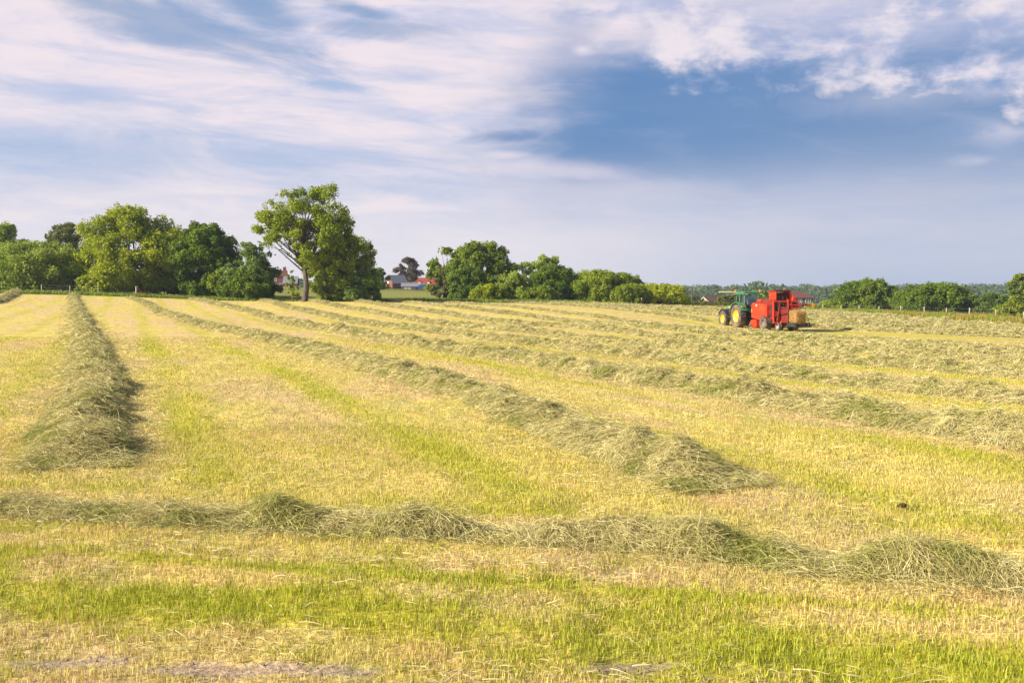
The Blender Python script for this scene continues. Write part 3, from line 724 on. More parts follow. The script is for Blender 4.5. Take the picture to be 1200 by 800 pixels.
T('bush', 'dark low bush under the feathery grey green tree', 'bush', 425, 121, 318, 44, GREY, 114, 0, 14, .24, .38, group=G1)
T('bush', 'pale bush between the lone oak trunk and the dark low bush', 'bush', 384, 121, 312, 38, ASH, 115, 0, 12, .24, .40, group=G1)
T('tree', 'small dark round tree beside the red brick barn', 'tree', 443, 215, 314, 26, DARK, 116, .02, 12, .34, group=G4)
T('copper_tree', 'copper brown tree standing among the red roofed farm buildings', 'tree', 478, 262, 302, 33, COPPER, 117, .25, 13, .42, .47, .30, group=G4)
T('bush', 'yellow bush at the right end of the low slate roofed building', 'bush', 503, 225, 333, 12, YEL, 118, 0, 6, .3, group=G4)
T('tree', 'tree with gappy dark green crown at the left of the middle group', 'tree', 523, 160, 290, 42, MID, 119, .2, 16, .34, .45, group=G2)
T('tree', 'olive brown tree under the gappy crown by the meadow', 'tree', 520, 156, 314, 30, OLIVE, 120, .02, 12, .32, .38, group=G2)
T('tree', 'broad bright green tree, tallest of the middle group', 'tree', 563, 150, 284, 78, MID, 121, .03, 36, .33, .40, .26, shape=.9, group=G2)
T('bush', 'leafy yellow green bush at the left foot of the broad tree', 'bush', 548, 143, 312, 44, ((.20, .28, .03), (.10, .17, .02)), 122, 0, 14, .28, .34, group=G2)
T('bush', 'low lit bush in front of the broad bright green tree', 'bush', 572, 137, 334, 44, YEL, 123, 0, 12, .24, .34, group=G2)
T('bush', 'pale feathery bush right of the broad bright green tree', 'bush', 604, 140, 318, 40, ASH, 124, 0, 14, .26, .38, group=G2)
T('ash_tree', 'thin crowned ash with sky showing through, right of the middle group', 'tree', 634, 155, 298, 52, ASH, 125, .12, 20, .30, .47, .24, group=G2)
T('tree', 'rounded dark tree in front of the thin crowned ash', 'tree', 648, 146, 311, 58, DARK, 126, 0, 22, .30, .36, group=G2)
T('bush', 'low green bush at the foot of the rounded dark tree', 'bush', 632, 139, 336, 46, MID, 127, 0, 12, .24, .34, group=G2)
T('bush', 'long rounded green bush between the dark tree and the yellow bush', 'bush', 700, 146, 318, 72, MID, 128, 0, 24, .28, .34, .3, group=G2)
T('tree', 'far small tree peeping over the long rounded bush', 'tree', 727, 175, 318, 22, GREY, 129, .2, 8, .36, group=G2)
T('bush', 'thin upright shrub on the right end of the hedge', 'bush', 742, 150, 324, 36, ASH, 130, 0, 14, .26, .44, group=G2)
T('bush', 'yellow green bush at the right end of the middle group', 'bush', 768, 147, 334, 76, YEL, 131, 0, 24, .24, .34, .3, group=G2)
T('bush', 'olive bush in front of the yellow green bush', 'bush', 735, 143, 334, 46, ((.34, .40, .03), (.16, .23, .02)), 132, 0, 14, .24, .34, group=G2)
T('bush', 'dark shrub left of the bungalow gable', 'bush', 812, 215, 347, 24, OLIVE, 133, 0, 8, .34, group=G4)
T('bush', 'shrub behind the tractor between bungalow and cab', 'bush', 852, 175, 347, 26, OLIVE, 134, 0, 10, .3, group=G4)
T('tree', 'dark tree rising behind the tractor cab', 'tree', 894, 240, 340, 24, MID, 135, 0, 10, .36, group=G4)
T('bush', 'small olive bush on the verge in front of the bungalow', 'bush', 832, 172, 353, 50, OLIVE, 136, 0, 14, .26, group=G4)
T('bush', 'yellow green bush in front of the two storey house', 'bush', 950, 172, 355.5, 14, YEL, 137, 0, 10, .26, group=G4)
T('tree', 'grey green small tree left of the round oak by the fence', 'tree', 985, 205, 337, 26, GREY, 138, .05, 10, .32, group=G3)
T('bush', 'scrubby bush at the left foot of the round oak by the fence', 'bush', 978, 172, 352, 34, MID, 139, 0, 12, .26, group=G3)
T('oak_tree', 'round bright green oak behind the post fence', 'tree', 1018, 172, 328, 66, ((.22, .30, .025), (.09, .16, .014)), 140, .02, 30, .34, .34, .29, shape=.95, group=G3)
T('oak_tree', 'wide domed dark oak right of the round bright green oak', 'tree', 1094, 165, 333, 82, DARK, 141, .02, 32, .34, .34, .27, shape=.95, group=G3)
T('bush', 'low bush between the domed oak and the right edge', 'bush', 1147, 168, 352, 44, MID, 142, 0, 12, .26, group=G3)
T('tree', 'young pale tree behind the fence near the right edge', 'tree', 1163, 158, 343, 40, ((.17, .24, .04), (.09, .14, .03)), 143, .02, 14, .28, .38, group=G3)
T('tree', 'loose leafed tree cut by the right frame edge', 'tree', 1203, 132, 321, 54, OAK, 144, .03, 22, .26, .42, .26, group=G3)
T('bush', 'small bush under the loose leafed tree at the right edge', 'bush', 1185, 142, 352, 34, MID, 145, 0, 10, .24, group=G3)

# far wooded ridge: one mass nobody could count
def far_wood():
    rg = np.random.default_rng(77); Vs = []; Qs = []; Cs = []; nv = 0
    X = rg.uniform(-700, 900, 2600); Y = 430+rg.random(2600)**.8*900
    for x, y in zip(X, Y):
        if abs(x) > .75*y: continue
        f = fbm(np.array([x/90]), np.array([y/120]), 2, 4)[0]
        if y < 850 and f < .47: continue
        if y < 520 and f < .55: continue
        r = rg.uniform(4.5, 8.0); zz = float(zbase(x, y)); n = int(110*(r/6)**2*min(1, (900/y)))
        C = np.array([(x+rg.normal(0, r*.35), y+rg.normal(0, r*.35), zz+r*rg.uniform(.5, .95)) for _ in range(4)])
        V, Q, col = tree_leaves(C, np.full(4, r*.65), n*2, 2.3, int(rg.integers(1e5)), (((.13, .19, .05), (.055, .10, .04))) if rg.random() < .7 else ((.18, .21, .07), (.09, .13, .05)), .2)
        Vs.append(V); Qs.append(Q+nv); Cs.append(col); nv += len(V)
    o = mesh_obj('far_wood', np.concatenate(Vs), np.concatenate(Qs), M_LEAF, attrs={'col': np.concatenate(Cs)})
    tag(o, 'distant woodland covering the low ridge on the horizon', 'woodland', kind='stuff')
far_wood()

# ------------------------------------------------------------ verge grass along the field edge
def verge():
    rg = np.random.default_rng(9); N = 90000
    x = rg.uniform(-80, 90, N); y = field_edge(x)+np.abs(rg.normal(0, 3.2, N))+.2
    h_ = N//2; x[:h_] = XR+.2+rg.random(h_)**1.3*11; y[:h_] = rg.uniform(82, 170, h_)
    k = np.abs(x) < .66*y; x, y = x[k], y[k]; N = len(x)
    h = rg.uniform(.12, .5, N)*(.5+fbm(x*.4, y*.4, 2, 5)); h *= np.where(x > 30, 1.3, 1.0); wd = rg.uniform(.03, .09, N); z = zg(x, y); a = rg.uniform(0, 6.3, N)
    V = np.empty((N, 3, 3), np.float32); sx, sy = np.cos(a)*wd, np.sin(a)*wd
    V[:, 0] = np.c_[x-sx, y-sy, z]; V[:, 1] = np.c_[x+sx, y+sy, z]; V[:, 2] = np.c_[x+rg.normal(0, .12, N), y, z+h]
    n = fbm(x*.25, y*.5, 3, 6)[:, None]; r = rg.random((N, 1))
    c = np.array((.26, .32, .04))*(1-r)+np.array((.15, .22, .03))*r
    rust = (x > 25)[:, None] & (r > .62) & (n > .42); c = np.where(rust, np.array((.42, .22, .07)), c)
    o = mesh_obj('verge_grass', V.reshape(-1, 3), np.arange(3*N).reshape(-1, 3), M_BLADE, attrs={'col': c})
    tag(o, 'long rough grass on the verge between the mown field and the trees', 'grass', kind='stuff')
verge()

# ------------------------------------------------------------ fences
M_POST = solid('weathered_post', (.34, .29, .22), .9, 0, .3, 9); M_WIRE = solid('wire', (.25, .24, .23), .5, .7, .1)
def fence(label, posts, hgt=1.1, wires=3, depth=None):
    """posts: (px, Y) pairs"""
    P = [((px-CX)/F*Y, Y) for px, Y in posts]
    o = empty('post_fence', (P[0][0], P[0][1], float(zbase(*P[0]))), 0, label, 'fence')
    ox, oy, oz = o.location; rg = random.Random(len(posts)); tops = []
    for (x, y) in P:
        z = float(zbase(x, y)); b = MB(); tx, ty = rg.uniform(-.05, .05), rg.uniform(-.04, .04); hh = hgt*rg.uniform(.92, 1.1)
        b.tube([(x-ox, y-oy, z-oz-.2), (x-ox+tx*.5, y-oy+ty*.5, z-oz+hh*.5), (x-ox+tx, y-oy+ty, z-oz+hh)], [.085, .08, .075], 8)
        b.build('post', M_POST, o, True); tops.append((x-ox, y-oy, z-oz))
    for k in range(wires):
        b = MB(); zz = hgt*(.95-.3*k)
        for p, q in zip(tops[:-1], tops[1:]): b.tube([(p[0], p[1]-.09, p[2]+zz), ((p[0]+q[0])/2, (p[1]+q[1])/2-.09, (p[2]+q[2])/2+zz-.03), (q[0], q[1]-.09, q[2]+zz)], .012, 4, False)
        b.build('wire', M_WIRE, o)
    return o
fence('wire fence on weathered posts along the verge at the right of the field', [(922, 168), (943, 166), (964.5, 163), (986, 158), (1007, 152), (1030, 146), (1056, 139), (1083, 132.5), (1109, 126), (1136, 119), (1167, 112.5), (1200, 106), (1236, 100)], 1.15)
fence('short run of thin posts in front of the yellow green bush at the middle right', [(752, 141), (779.5, 144.5), (791.5, 146), (820, 150)], 1.2, 2)
fence('posts in front of the left tree line', [(49, 128.5), (82, 128), (115.5, 127.5)], 1.1, 2)
b = MB(); x, y = (159.5-CX)/F*126, 126.; z = float(zbase(x, y)); b.tube([(0, 0, -.2), (0, .01, 1.25)], [.08, .075], 8); b.box((-.09, -.09, 1.25), (.09, .09, 1.29))
o = b.build('marker_post', solid('white_post', (.62, .58, .54), .7)); o.location = (x, y, z)
tag(o, 'pale upright post standing alone below the left trees', 'post')

# red implement left standing beside the pale post
M_RED2 = solid('old_red_paint', (.30, .05, .035), .6, 0, .3, 5, ((.12, .08, .06), .5)); M_DK = solid('dark_steel', (.035, .034, .034), .55, .3, .2)
x, y = (163-CX)/F*129, 129.; z = float(zbase(x, y))
t = empty('farm_implement', (x, y, z), R(10), 'small red farm implement parked under the left trees beside the pale post', 'farm implement')
MB().box((-1.0, -.1, .42), (1.1, .0, .52)).box((-1.0, .7, .42), (1.1, .8, .52)).box((-.95, 0, .43), (-.87, .7, .51)).box((.95, 0, .43), (1.03, .7, .51)).build('frame', M_RED2, t)
for q in (-.9, -.3, .3, .9): MB().tube([(q, .35, .45), (q, .2, .25), (q+.03, .45, .02)], [.04, .035, .03], 6).build('tine', M_DK, t)
MB().tube([(-.4, -.05, .5), (0, -.3, 1.05), (.4, -.05, .5)], .045, 6).tube([(0, -.3, 1.05), (0, .6, .55)], .035, 6).build('hitch_frame', M_RED2, t)
for sx in (-1.15, 1.25):
    wv = MB().lathe([(-.09, .18), (-.09, .30), (.09, .30), (.09, .18)], (sx, .35, .30), 16); wv.build('wheel', M_DK, t)

# ------------------------------------------------------------ buildings
def brick(name, a, b_, sc=3.0):
    m, t, out = base_mat(name); p = t.new('ShaderNodeBsdfPrincipled'); tc = t.new('ShaderNodeTexCoord')
    br = t.new('ShaderNodeTexBrick'); mp = t.new('ShaderNodeMapping'); mp.inputs['Rotation'].default_value = (R(90), 0, 0)
    t.put(mp.inputs[0], tc.outputs['Object']); t.put(br.inputs['Vector'], mp.outputs[0]); br.inputs['Scale'].default_value = sc
    br.inputs['Color1'].default_value = (*a, 1); br.inputs['Color2'].default_value = (*b_, 1); br.inputs['Mortar'].default_value = (.3, .26, .22, 1); br.inputs['Mortar Size'].default_value = .012
    n = t.noise(tc.outputs['Object'], .9, 5, .6)
    t.put(p.inputs['Base Color'], t.mix(1., br.outputs[0], t.mix(n, (.7, .7, .7), (1.25, 1.2, 1.2)), 'MULTIPLY')); p.inputs['Roughness'].default_value = .9
    t.l.new(p.outputs[0], out.inputs[0]); return m
def tiles(name, a, b_):
    m, t, out = base_mat(name); p = t.new('ShaderNodeBsdfPrincipled'); tc = t.new('ShaderNodeTexCoord')
    x, y, z = t.sep(tc.outputs['Object'])
    wv = t.new('ShaderNodeTexWave', wave_type='BANDS', bands_direction='Z'); t.put(wv.inputs[0], tc.outputs['Object']); wv.inputs['Scale'].default_value = 1.6; wv.inputs['Distortion'].default_value = .6
    n = t.noise(tc.outputs['Object'], 2.2, 6, .7)
    c = t.mix(n, a, b_); c = t.mix(t.m('MULTIPLY', wv.outputs['Fac'], .35), c, tuple(q*.55 for q in a))
    t.put(p.inputs['Base Color'], c); p.inputs['Roughness'].default_value = .85
    t.l.new(p.outputs[0], out.inputs[0]); return m
B_RED = brick('red_brick', (.20, .05, .035), (.15, .04, .03)); B_OR = brick('orange_brick', (.27, .11, .06), (.22, .085, .05)); B_PUR = brick('dull_brick', (.16, .065, .06), (.12, .05, .05))
R_RED = tiles('red_tiles', (.34, .065, .035), (.24, .045, .03)); R_BRN = tiles('brown_tiles', (.13, .055, .05), (.085, .04, .045)); R_DRK = tiles('dark_red_tiles', (.17, .055, .045), (.10, .035, .035)); R_SLT = tiles('slate', (.22, .23, .27), (.15, .16, .20))
M_WHT = solid('white_paint', (.78, .77, .74), .5, 0, .06); M_CRM = solid('cream_render', (.62, .54, .42), .9, 0, .1)
def glass_mat():
    m, t, out = base_mat('window_glass'); p = t.new('ShaderNodeBsdfPrincipled'); p.inputs['Base Color'].default_value = (.10, .13, .17, 1)
    p.inputs['Roughness'].default_value = .08; p.inputs['Specular IOR Level'].default_value = .8; t.l.new(p.outputs[0], out.inputs[0]); return m
M_GLS = glass_mat()
def gable(wall_mat, roof_mat, root, L, D, wh, rh, over=.3, hip=0., rn='roof'):
    """walls and roof; ridge along x"""
    MB().prism([(-D/2, -1), (D/2, -1), (D/2, wh), (0, wh+rh*(1 if hip <= 0 else 0.0)), (-D/2, wh)] if hip <= 0 else [(-D/2, -1), (D/2, -1), (D/2, wh), (-D/2, wh)], -L/2, L/2).build('wall', wall_mat, root)
    b = MB(); e = over; s = rh/(D/2)
    if hip <= 0:
        for sg in (-1, 1):
            p = [(0, wh+rh+.02), (sg*(D/2+e), wh-e*s+.02), (sg*(D/2+e), wh-e*s+.16), (0, wh+rh+.17)]
            b.prism(p, -L/2-e, L/2+e)
    else:
        X, Y_ = L/2+e, D/2+e; z0, z1 = wh-.02, wh+rh; hx = L/2-hip
        b.add([(-X, -Y_, z0), (X, -Y_, z0), (X, Y_, z0), (-X, Y_, z0), (-X, -Y_, z0+.12), (X, -Y_, z0+.12), (X, Y_, z0+.12), (-X, Y_, z0+.12), (-hx, 0, z1), (hx, 0, z1)],
              [(3, 2, 1, 0), (0, 1, 5, 4), (1, 2, 6, 5), (2, 3, 7, 6), (3, 0, 4, 7), (4, 5, 9, 8), (6, 7, 8, 9), (5, 6, 9), (7, 4, 8)])
    return b.build(rn, roof_mat, root)
def window(root, x, z, w_, h_, yf, panes=2, M=M_WHT):
    b = MB(); t = .07; yy0, yy1 = yf-.06, yf+.02
    b.box((x-w_/2, yy0, z), (x-w_/2+t, yy1, z+h_)).box((x+w_/2-t, yy0, z), (x+w_/2, yy1, z+h_)).box((x-w_/2+t, yy0, z), (x+w_/2-t, yy1, z+t)).box((x-w_/2+t, yy0, z+h_-t), (x+w_/2-t, yy1, z+h_))
    for k in range(1, panes): q = x-w_/2+w_*k/panes; b.box((q-.035, yy0+.005, z+t), (q+.035, yy1, z+h_-t))
    f = b.build('window', M, root)
    MB().box((x-w_/2+t, yf-.03, z+t), (x+w_/2-t, yf+.01, z+h_-t)).build('pane', M_GLS, f)
def chimney(parent, x, y, z0, z1, mat, w_=.7):
    c = MB().box((x-w_/2, y-.35, z0), (x+w_/2, y+.35, z1)).box((x-w_/2-.06, y-.41, z1), (x+w_/2+.06, y+.41, z1+.12)).build('chimney', mat, parent)
    b = MB()
    for q in (-.17, .17): b.lathe([(0, .0), (0, .11), (.3, .09), (.3, 0)], (x+q, y, z1+.12), 10, 'z')
    b.build('chimney_pot', B_OR, c)
def at(px, py, Y): return ((px-CX)/F*Y, Y, (HY-py)/F*Y+H)

# bungalow with orange gable, left of the tractor
Yb = 215; p = at(842, 363.5, Yb)
t = empty('bungalow', p, R(24), 'brick bungalow with dark purple brown roof and pale edged gable, left of the tractor', 'house')
t.location.z = p[2]
rf = gable(B_OR, R_BRN, t, 7.0, 5.0, 1.5, 1.35, .35)
b = MB()
for sg in (-1, 1): b.prism([(0, 2.88), (sg*2.85, 1.33), (sg*2.85, 1.20), (0, 2.72)], -3.92, -3.86)
b.build('barge_board', M_CRM, rf)
for q in (-1.8, .2, 2.2): window(t, q, .35, 1.1, .8, -2.5, 2)
t2 = empty('bungalow_extension', (p[0]+5.0, p[1]+2.6, p[2]-.05), R(24), 'lower brown roofed wing behind the tractor cab at the right end of the bungalow', 'outbuilding')
gable(B_RED, R_BRN, t2, 3.0, 4.0, 1.3, 1.1, .2); window(t2, 0, .3, 1.0, .8, -2.0)
# two storey house right of the baler
Yh = 225; p = at(932, 368.5, Yh)
t = empty('house', p, R(6), 'two storey purple brick house with dark red hipped roof, right of the baler', 'house')
rf = gable(B_PUR, R_DRK, t, 6.0, 5.4, 3.7, 1.5, .25, hip=1.6)
for q, w_ in ((-1.9, 1.15), (.05, .85), (1.9, 1.25)): window(t, q, 2.65, w_, .95, -2.7, 2)
for q, w_ in ((-1.9, 1.15), (1.9, 1.25)): window(t, q, .9, w_, 1.0, -2.7, 2)
dr = MB().box((-.45, -2.76, .0), (.45, -2.70, 1.95)).build('door', M_DK, t); MB().box((.28, -2.80, .95), (.34, -2.762, 1.05)).build('handle', M_WHT, dr)
MB().box((-3.02, -2.74, 2.22), (3.02, -2.704, 2.36)).build('string_course', B_RED, t)
chimney(rf, -2.3, .3, 4.2, 5.5, B_OR)
t3 = empty('house', (p[0]-4.7, p[1]+2.2, p[2]), R(6), 'small cream rendered house with tall slim chimney partly hidden by the baler', 'house')
rf = gable(M_CRM, R_DRK, t3, 2.6, 3.6, 2.6, 1.0, .2); window(t3, -.3, 1.6, .8, .7, -1.8)
chimney(rf, 1.5, -.6, 2.2, 4.9, M_CRM, .45)
# red barn group, middle left
Yf = 255; p = at(464, 339, Yf)
t = empty('brick_barn', p, R(38), 'red brick barn with steep slate roof and white gable window', 'barn')
gable(B_RED, R_SLT, t, 4.6, 4.2, 1.5, 2.0, .15); window(t, 1.3, .6, .6, .6, -2.1, 1)
b = MB().box((-2.36, -.3, 1.5), (-2.302, .3, 2.0)); b.build('gable_window', M_WHT, t)
p = at(452, 339.4, 250)
o = MB().box((-1.3, -.11, -.8), (1.9, .11, .42)).box((-1.34, -.15, .42), (1.94, .15, .5)).build('garden_wall', B_RED); o.location = p; tag(o, 'low red brick wall running left from the brick barn', 'wall')
p = at(484, 339.3, 250)
t = empty('outbuilding', p, R(2), 'long low outbuilding with slate roof and white windows beside the brick barn', 'outbuilding')
gable(B_PUR, R_SLT, t, 5.6, 2.6, .75, .75, .15)
for q in (-1.7, -.75): window(t, q, .1, .7, .45, -1.3, 2)
MB().box((.6, -1.36, -.4), (1.3, -1.302, .62)).build('door', B_RED, t)
p = at(498, 338, 272)
t = empty('farmhouse', p, R(3), 'farmhouse with bright red tiled roof, two dormers and end chimney', 'house')
rf = gable(B_RED, R_RED, t, 5.6, 4.8, 1.1, 1.7, .15)
for q in (-1.4, 1.0):
    d = MB().prism([(q-.5, 1.0), (q+.5, 1.0), (q+.5, 1.75), (q, 2.15), (q-.5, 1.75)], -2.3, -.9, 'y').build('dormer', R_RED, rf)
    MB().box((q-.33, -2.36, 1.15), (q+.33, -2.302, 1.7)).build('dormer_window', M_WHT, d)
window(t, -1.4, .2, .9, .6, -2.4); window(t, 1.0, .2, .9, .6, -2.4)
chimney(rf, 2.6, 0, 2.2, 3.6, B_PUR, .6)
# blue car beside the outbuilding
M_BLUE = solid('blue_paint', (.03, .09, .30), .3, .2, .05, coat=.6)
t = empty('parked_car', at(494, 339.6, 246), R(4), 'small blue car parked at the right end of the low outbuilding', 'car')
MB().prism([(-1.9, .28), (-1.9, .75), (-1.2, .85), (-.7, .92), (1.7, .92), (1.9, .7), (1.9, .28)], -.8, .8, 'y').build('body', M_BLUE, t)
MB().prism([(-.75, .92), (-.25, 1.38), (1.1, 1.38), (1.65, .92)], -.68, .68, 'y').build('cabin_glass', M_GLS, t)
MB().box((-.2, -.66, 1.382), (1.05, .66, 1.43)).build('roof', M_BLUE, t)
for qx in (-1.2, 1.2):
    for qy in (-.72, .72):
        wh = MB().lathe([(-.1, .0), (-.1, .3), (.1, .3), (.1, 0)], (0, 0, 0), 14); o = wh.build('wheel', M_DK, t); o.location = (qx, qy, .3); o.rotation_euler = (0, 0, R(90))
# farm seen through the gap left of the lone oak
p = at(327, 336.5, 240)
t = empty('farmhouse', p, R(8), 'tall red brick house with chimney seen through the gap left of the lone oak', 'house')
rf = gable(B_RED, R_DRK, t, 3.6, 3.4, 2.6, 1.3, .15); window(t, -.8, 1.4, .8, .7, -1.7); window(t, .6, .2, .8, .7, -1.7); chimney(rf, 1.3, .2, 3.0, 4.6, B_RED)
p = at(341, 335.5, 235)
t = empty('barn', p, R(4), 'low grey slate roofed barn seen just left of the lone oak trunk', 'barn')
gable(B_PUR, R_SLT, t, 3.2, 3.0, .7, 1.5, .15)
MB().box((-.3, -1.56, -.3), (.3, -1.502, .6)).build('door', M_WHT, t)
# telegraph pole before the far wood
p = at(811, 358, 210); t = empty('utility_pole', p, 0, 'dark wooden utility pole left of the bungalow against the far wood', 'utility pole')
MB().tube([(0, 0, -.3), (0, 0, 3.6)], [.13, .10], 8).build('pole', M_BARK, t); MB().box((-.55, -.06, 3.2), (.55, .0, 3.32)).build('cross_arm', M_BARK, t)
for q in (-.45, .45): MB().lathe([(0, 0), (0, .05), (.14, .04), (.14, 0)], (q, -.03, 3.32), 8, 'z').build('insulator', M_WHT, t)

# yellow crop fields on the far slope
def crop(label, x0p, x1p, y0p, y1p, Y):
    a = at(x0p, y0p, Y); b_ = at(x1p, y1p, Y+60)
    v = []; n = 12
    for j in range(4):
        for i in range(n+1):
            Yj = Y+20*j; v.append((((x0p+(x1p-x0p)*i/n)-CX)/F*Yj, Yj, (HY-(y1p+(y0p-y1p)*j/3))/F*Yj+H))
    q = [(j*(n+1)+i, j*(n+1)+i+1, (j+1)*(n+1)+i+1, (j+1)*(n+1)+i) for j in range(3) for i in range(n)]
    # closed low block: front skirt down to the ground
    k = len(v); v += [(x, y, z-.3) for x, y, z in v[:n+1]]; q += [(i, k+i, k+i+1, i+1) for i in range(n)]
    o = mesh_obj('crop_field', v, np.array(q), solid('yellow_crop', (.50, .44, .10), .95, 0, .15, .05))
    tag(o, label, 'field', kind='structure')
crop('strip of yellow crop on the far slope left of the cab roof', 842, 862, 341.3, 342.0, 560)
crop('patch of yellow crop on the far slope right of the baler', 921, 927, 341.8, 342.8, 560)

# ------------------------------------------------------------ tractor and baler
HD = R(14)                                   # heading: 14 degrees left of straight ahead
M_GRN = solid('green_paint', (.055, .22, .11), .35, 0, .15, 4, ((.16, .13, .07), .45), .4)
M_YEL = solid('yellow_rim', (.75, .42, .01), .4, 0, .08, 4, ((.35, .24, .10), .35), .3)
M_TYR = solid('dusty_tyre', (.08, .065, .055), .95, 0, .35, 5, ((.24, .18, .14), .85))
M_RED = solid('red_paint', (.62, .026, .005), .42, 0, .18, 3, ((.36, .09, .035), .55), .25)
M_DRED = solid('dark_red_paint', (.17, .010, .008), .5, 0, .2, 3, ((.16, .06, .04), .4))
M_ORG = solid('orange_lens', (.85, .20, .02), .3); M_STL = solid('bare_steel', (.40, .39, .38), .4, .6)
def wheel(root, name, x, y, z, r, wd, rimr, M_rim, sg, lug=True):
    """wheel on a cross axle; sg = +1 shows its dish to the right, -1 to the left"""
    o = bpy.data.objects.new(name, None); COL.objects.link(o); o.parent = root; o.location = (x, y, z)
    h = wd/2
    b = MB().lathe([(-h*.8, rimr), (-h, rimr+.04), (-h, r*.88), (-h*.8, r*.97), (0, r*.985), (h*.8, r*.97), (h, r*.88), (h, rimr+.04), (h*.8, rimr)], (0, 0, 0), 36)
    if lug:
        for k in range(22):
            for s in (-1, 1):
                a = 2*math.pi*(k+.5*(s > 0))/22; ca, sa = math.cos(a), math.sin(a); a2 = a+.16; c2, s2 = math.cos(a2), math.sin(a2)
                rr0, rr1 = r*.96, r*1.03
                v = [(s*.02*h, ca*rr0, sa*rr0), (s*h, c2*rr0*.97, s2*rr0*.97), (s*h, c2*rr1*.97, s2*rr1*.97), (s*.02*h, ca*rr1, sa*rr1)]
                d = Vector((0, -sa, ca))*.05
                v += [tuple(Vector(p)+d) for p in v]
                b.add(v, [(0, 1, 2, 3), (4, 7, 6, 5), (3, 2, 6, 7), (1, 5, 6, 2), (0, 3, 7, 4), (0, 4, 5, 1)])
    b.build('tyre', M_TYR, o)
    f = h*sg
    MB().lathe([(f*.85, rimr), (f*.70, rimr*.93), (f*.30, rimr*.80), (f*.22, rimr*.36), (f*.55, rimr*.30), (f*.60, .0)], (0, 0, 0), 28).lathe([(-f*.8, rimr), (-f*.4, rimr*.8), (-f*.4, 0)], (0, 0, 0), 20).build('rim', M_rim, o, True)
    return o
xt = (878-CX)/F*79; yt = 79.
zt = float(zbase(xt, yt))
t = empty('tractor', (xt, yt, zt), HD, 'green tractor with yellow wheels driving away to the left, pulling the red baler', 'tractor')
RW, FW = .93, .68
wl = wheel(t, 'rear_wheel', -.95, 0, RW, RW, .52, .50, M_YEL, -1); wheel(t, 'rear_wheel', .95, 0, RW, RW, .52, .50, M_YEL, 1)
wheel(t, 'front_wheel', -.92, 2.5, FW, FW, .42, .36, M_YEL, -1); wheel(t, 'front_wheel', .92, 2.5, FW, FW, .42, .36, M_YEL, 1)
MB().box((-.28, -.45, .62), (.28, 2.9, 1.12), None, .06).tube([(-.9, 0, RW), (.9, 0, RW)], .14, 10).tube([(-.8, 2.5, FW), (.8, 2.5, FW)], .11, 10).box((-.35, 2.85, .55), (.35, 3.3, 1.0), None, .05).build('chassis', M_DK, t)
hood = MB().prism([(1.02, 1.12), (3.25, 1.05), (3.38, 1.20), (3.30, 1.62), (2.9, 1.74), (1.02, 1.92)], -.40, .40).build('hood', M_GRN, t)
MB().prism([(3.39, 1.2), (3.405, 1.2), (3.33, 1.58), (3.315, 1.58)], -.32, .32).build('grille', M_DK, hood)
for sg in (-1, 1):
    MB().box((sg*.402, 1.3, 1.2), (sg*.415, 3.0, 1.5)).build('side_grille', M_DK, hood)
    MB().box((sg*.404, 1.5, 1.56), (sg*.418, 2.8, 1.62)).build('stripe', M_YEL, hood)
    # fender: curved band over the rear wheel
    b = MB(); pr = []
    for k in range(10):
        a = R(12+k*16); pr.append((math.cos(a)*(RW+.16), RW+math.sin(a)*(RW+.16)))
    prof = pr+[(p[0]*.955, RW+(p[1]-RW)*.955) for p in reversed(pr)]
    b.prism(prof, sg*.66, sg*1.22); fd = b.build('fender', M_GRN if sg < 0 else M_GRN, t)
    MB().box((sg*.98, -.96, 1.62), (sg*1.16, -.88, 1.74)).build('tail_light', M_ORG, fd)
    b = MB(); pr = []
    for k in range(8):
        a = R(20+k*18); pr.append((2.5+math.cos(a)*(FW+.1), FW+math.sin(a)*(FW+.1)))
    b.prism(pr+[(2.5+(p[0]-2.5)*.95, FW+(p[1]-FW)*.95) for p in reversed(pr)], sg*.72, sg*1.12); b.build('front_fender', M_DK, t)
MB().tube([(.47, 1.25, 1.5), (.47, 1.25, 2.75), (.47, 1.18, 2.86)], [.055, .05, .05], 10).build('exhaust', M_DK, t)
# cab
cab = MB().box((-.72, -.55, 1.30), (.72, 1.05, 1.55), None, .03)
for (cx_, cy_, tx_, ty_) in ((-.74, -.58, -.66, -.50), (.74, -.58, .66, -.50), (-.76, .22, -.70, .2), (.76, .22, .70, .2), (-.58, 1.12, -.58, .98), (.58, 1.12, .58, .98)):
    cab.tube([(cx_, cy_, 1.45), (tx_, ty_, 2.62)], .048, 6)
cab = cab.build('cab', M_GRN, t)
rfm = MB().box((-.84, -.78, 2.62), (.84, 1.22, 2.70), None, .03).box((-.80, -.72, 2.70), (.80, 1.15, 2.84), None, .06).build('roof', M_GRN, cab)
for q in (-.62, .62): MB().box((q-.1, -.80, 2.63), (q+.1, -.782, 2.69)).build('work_light', M_WHT, rfm)
for (q, yy) in ((-.72, .95), (.70, -.45)):
    MB().lathe([(0, 0), (0, .07), (.12, .065), (.17, .03), (.17, 0)], (q, yy, 2.84), 12, 'z').build('beacon', M_ORG, rfm)
def cabglass():
    m, t_, out = base_mat('cab_glass'); g = t_.new('ShaderNodeBsdfGlossy'); g.inputs['Color'].default_value = (.8, .85, .9, 1); g.inputs['Roughness'].default_value = .05
    tr = t_.new('ShaderNodeBsdfTransparent'); tr.inputs[0].default_value = (.62, .68, .66, 1); mx_ = t_.new('ShaderNodeMixShader'); mx_.inputs[0].default_value = .16
    t_.l.new(tr.outputs[0], mx_.inputs[1]); t_.l.new(g.outputs[0], mx_.inputs[2]); t_.l.new(mx_.outputs[0], out.inputs[0]); return m
M_CG = cabglass()
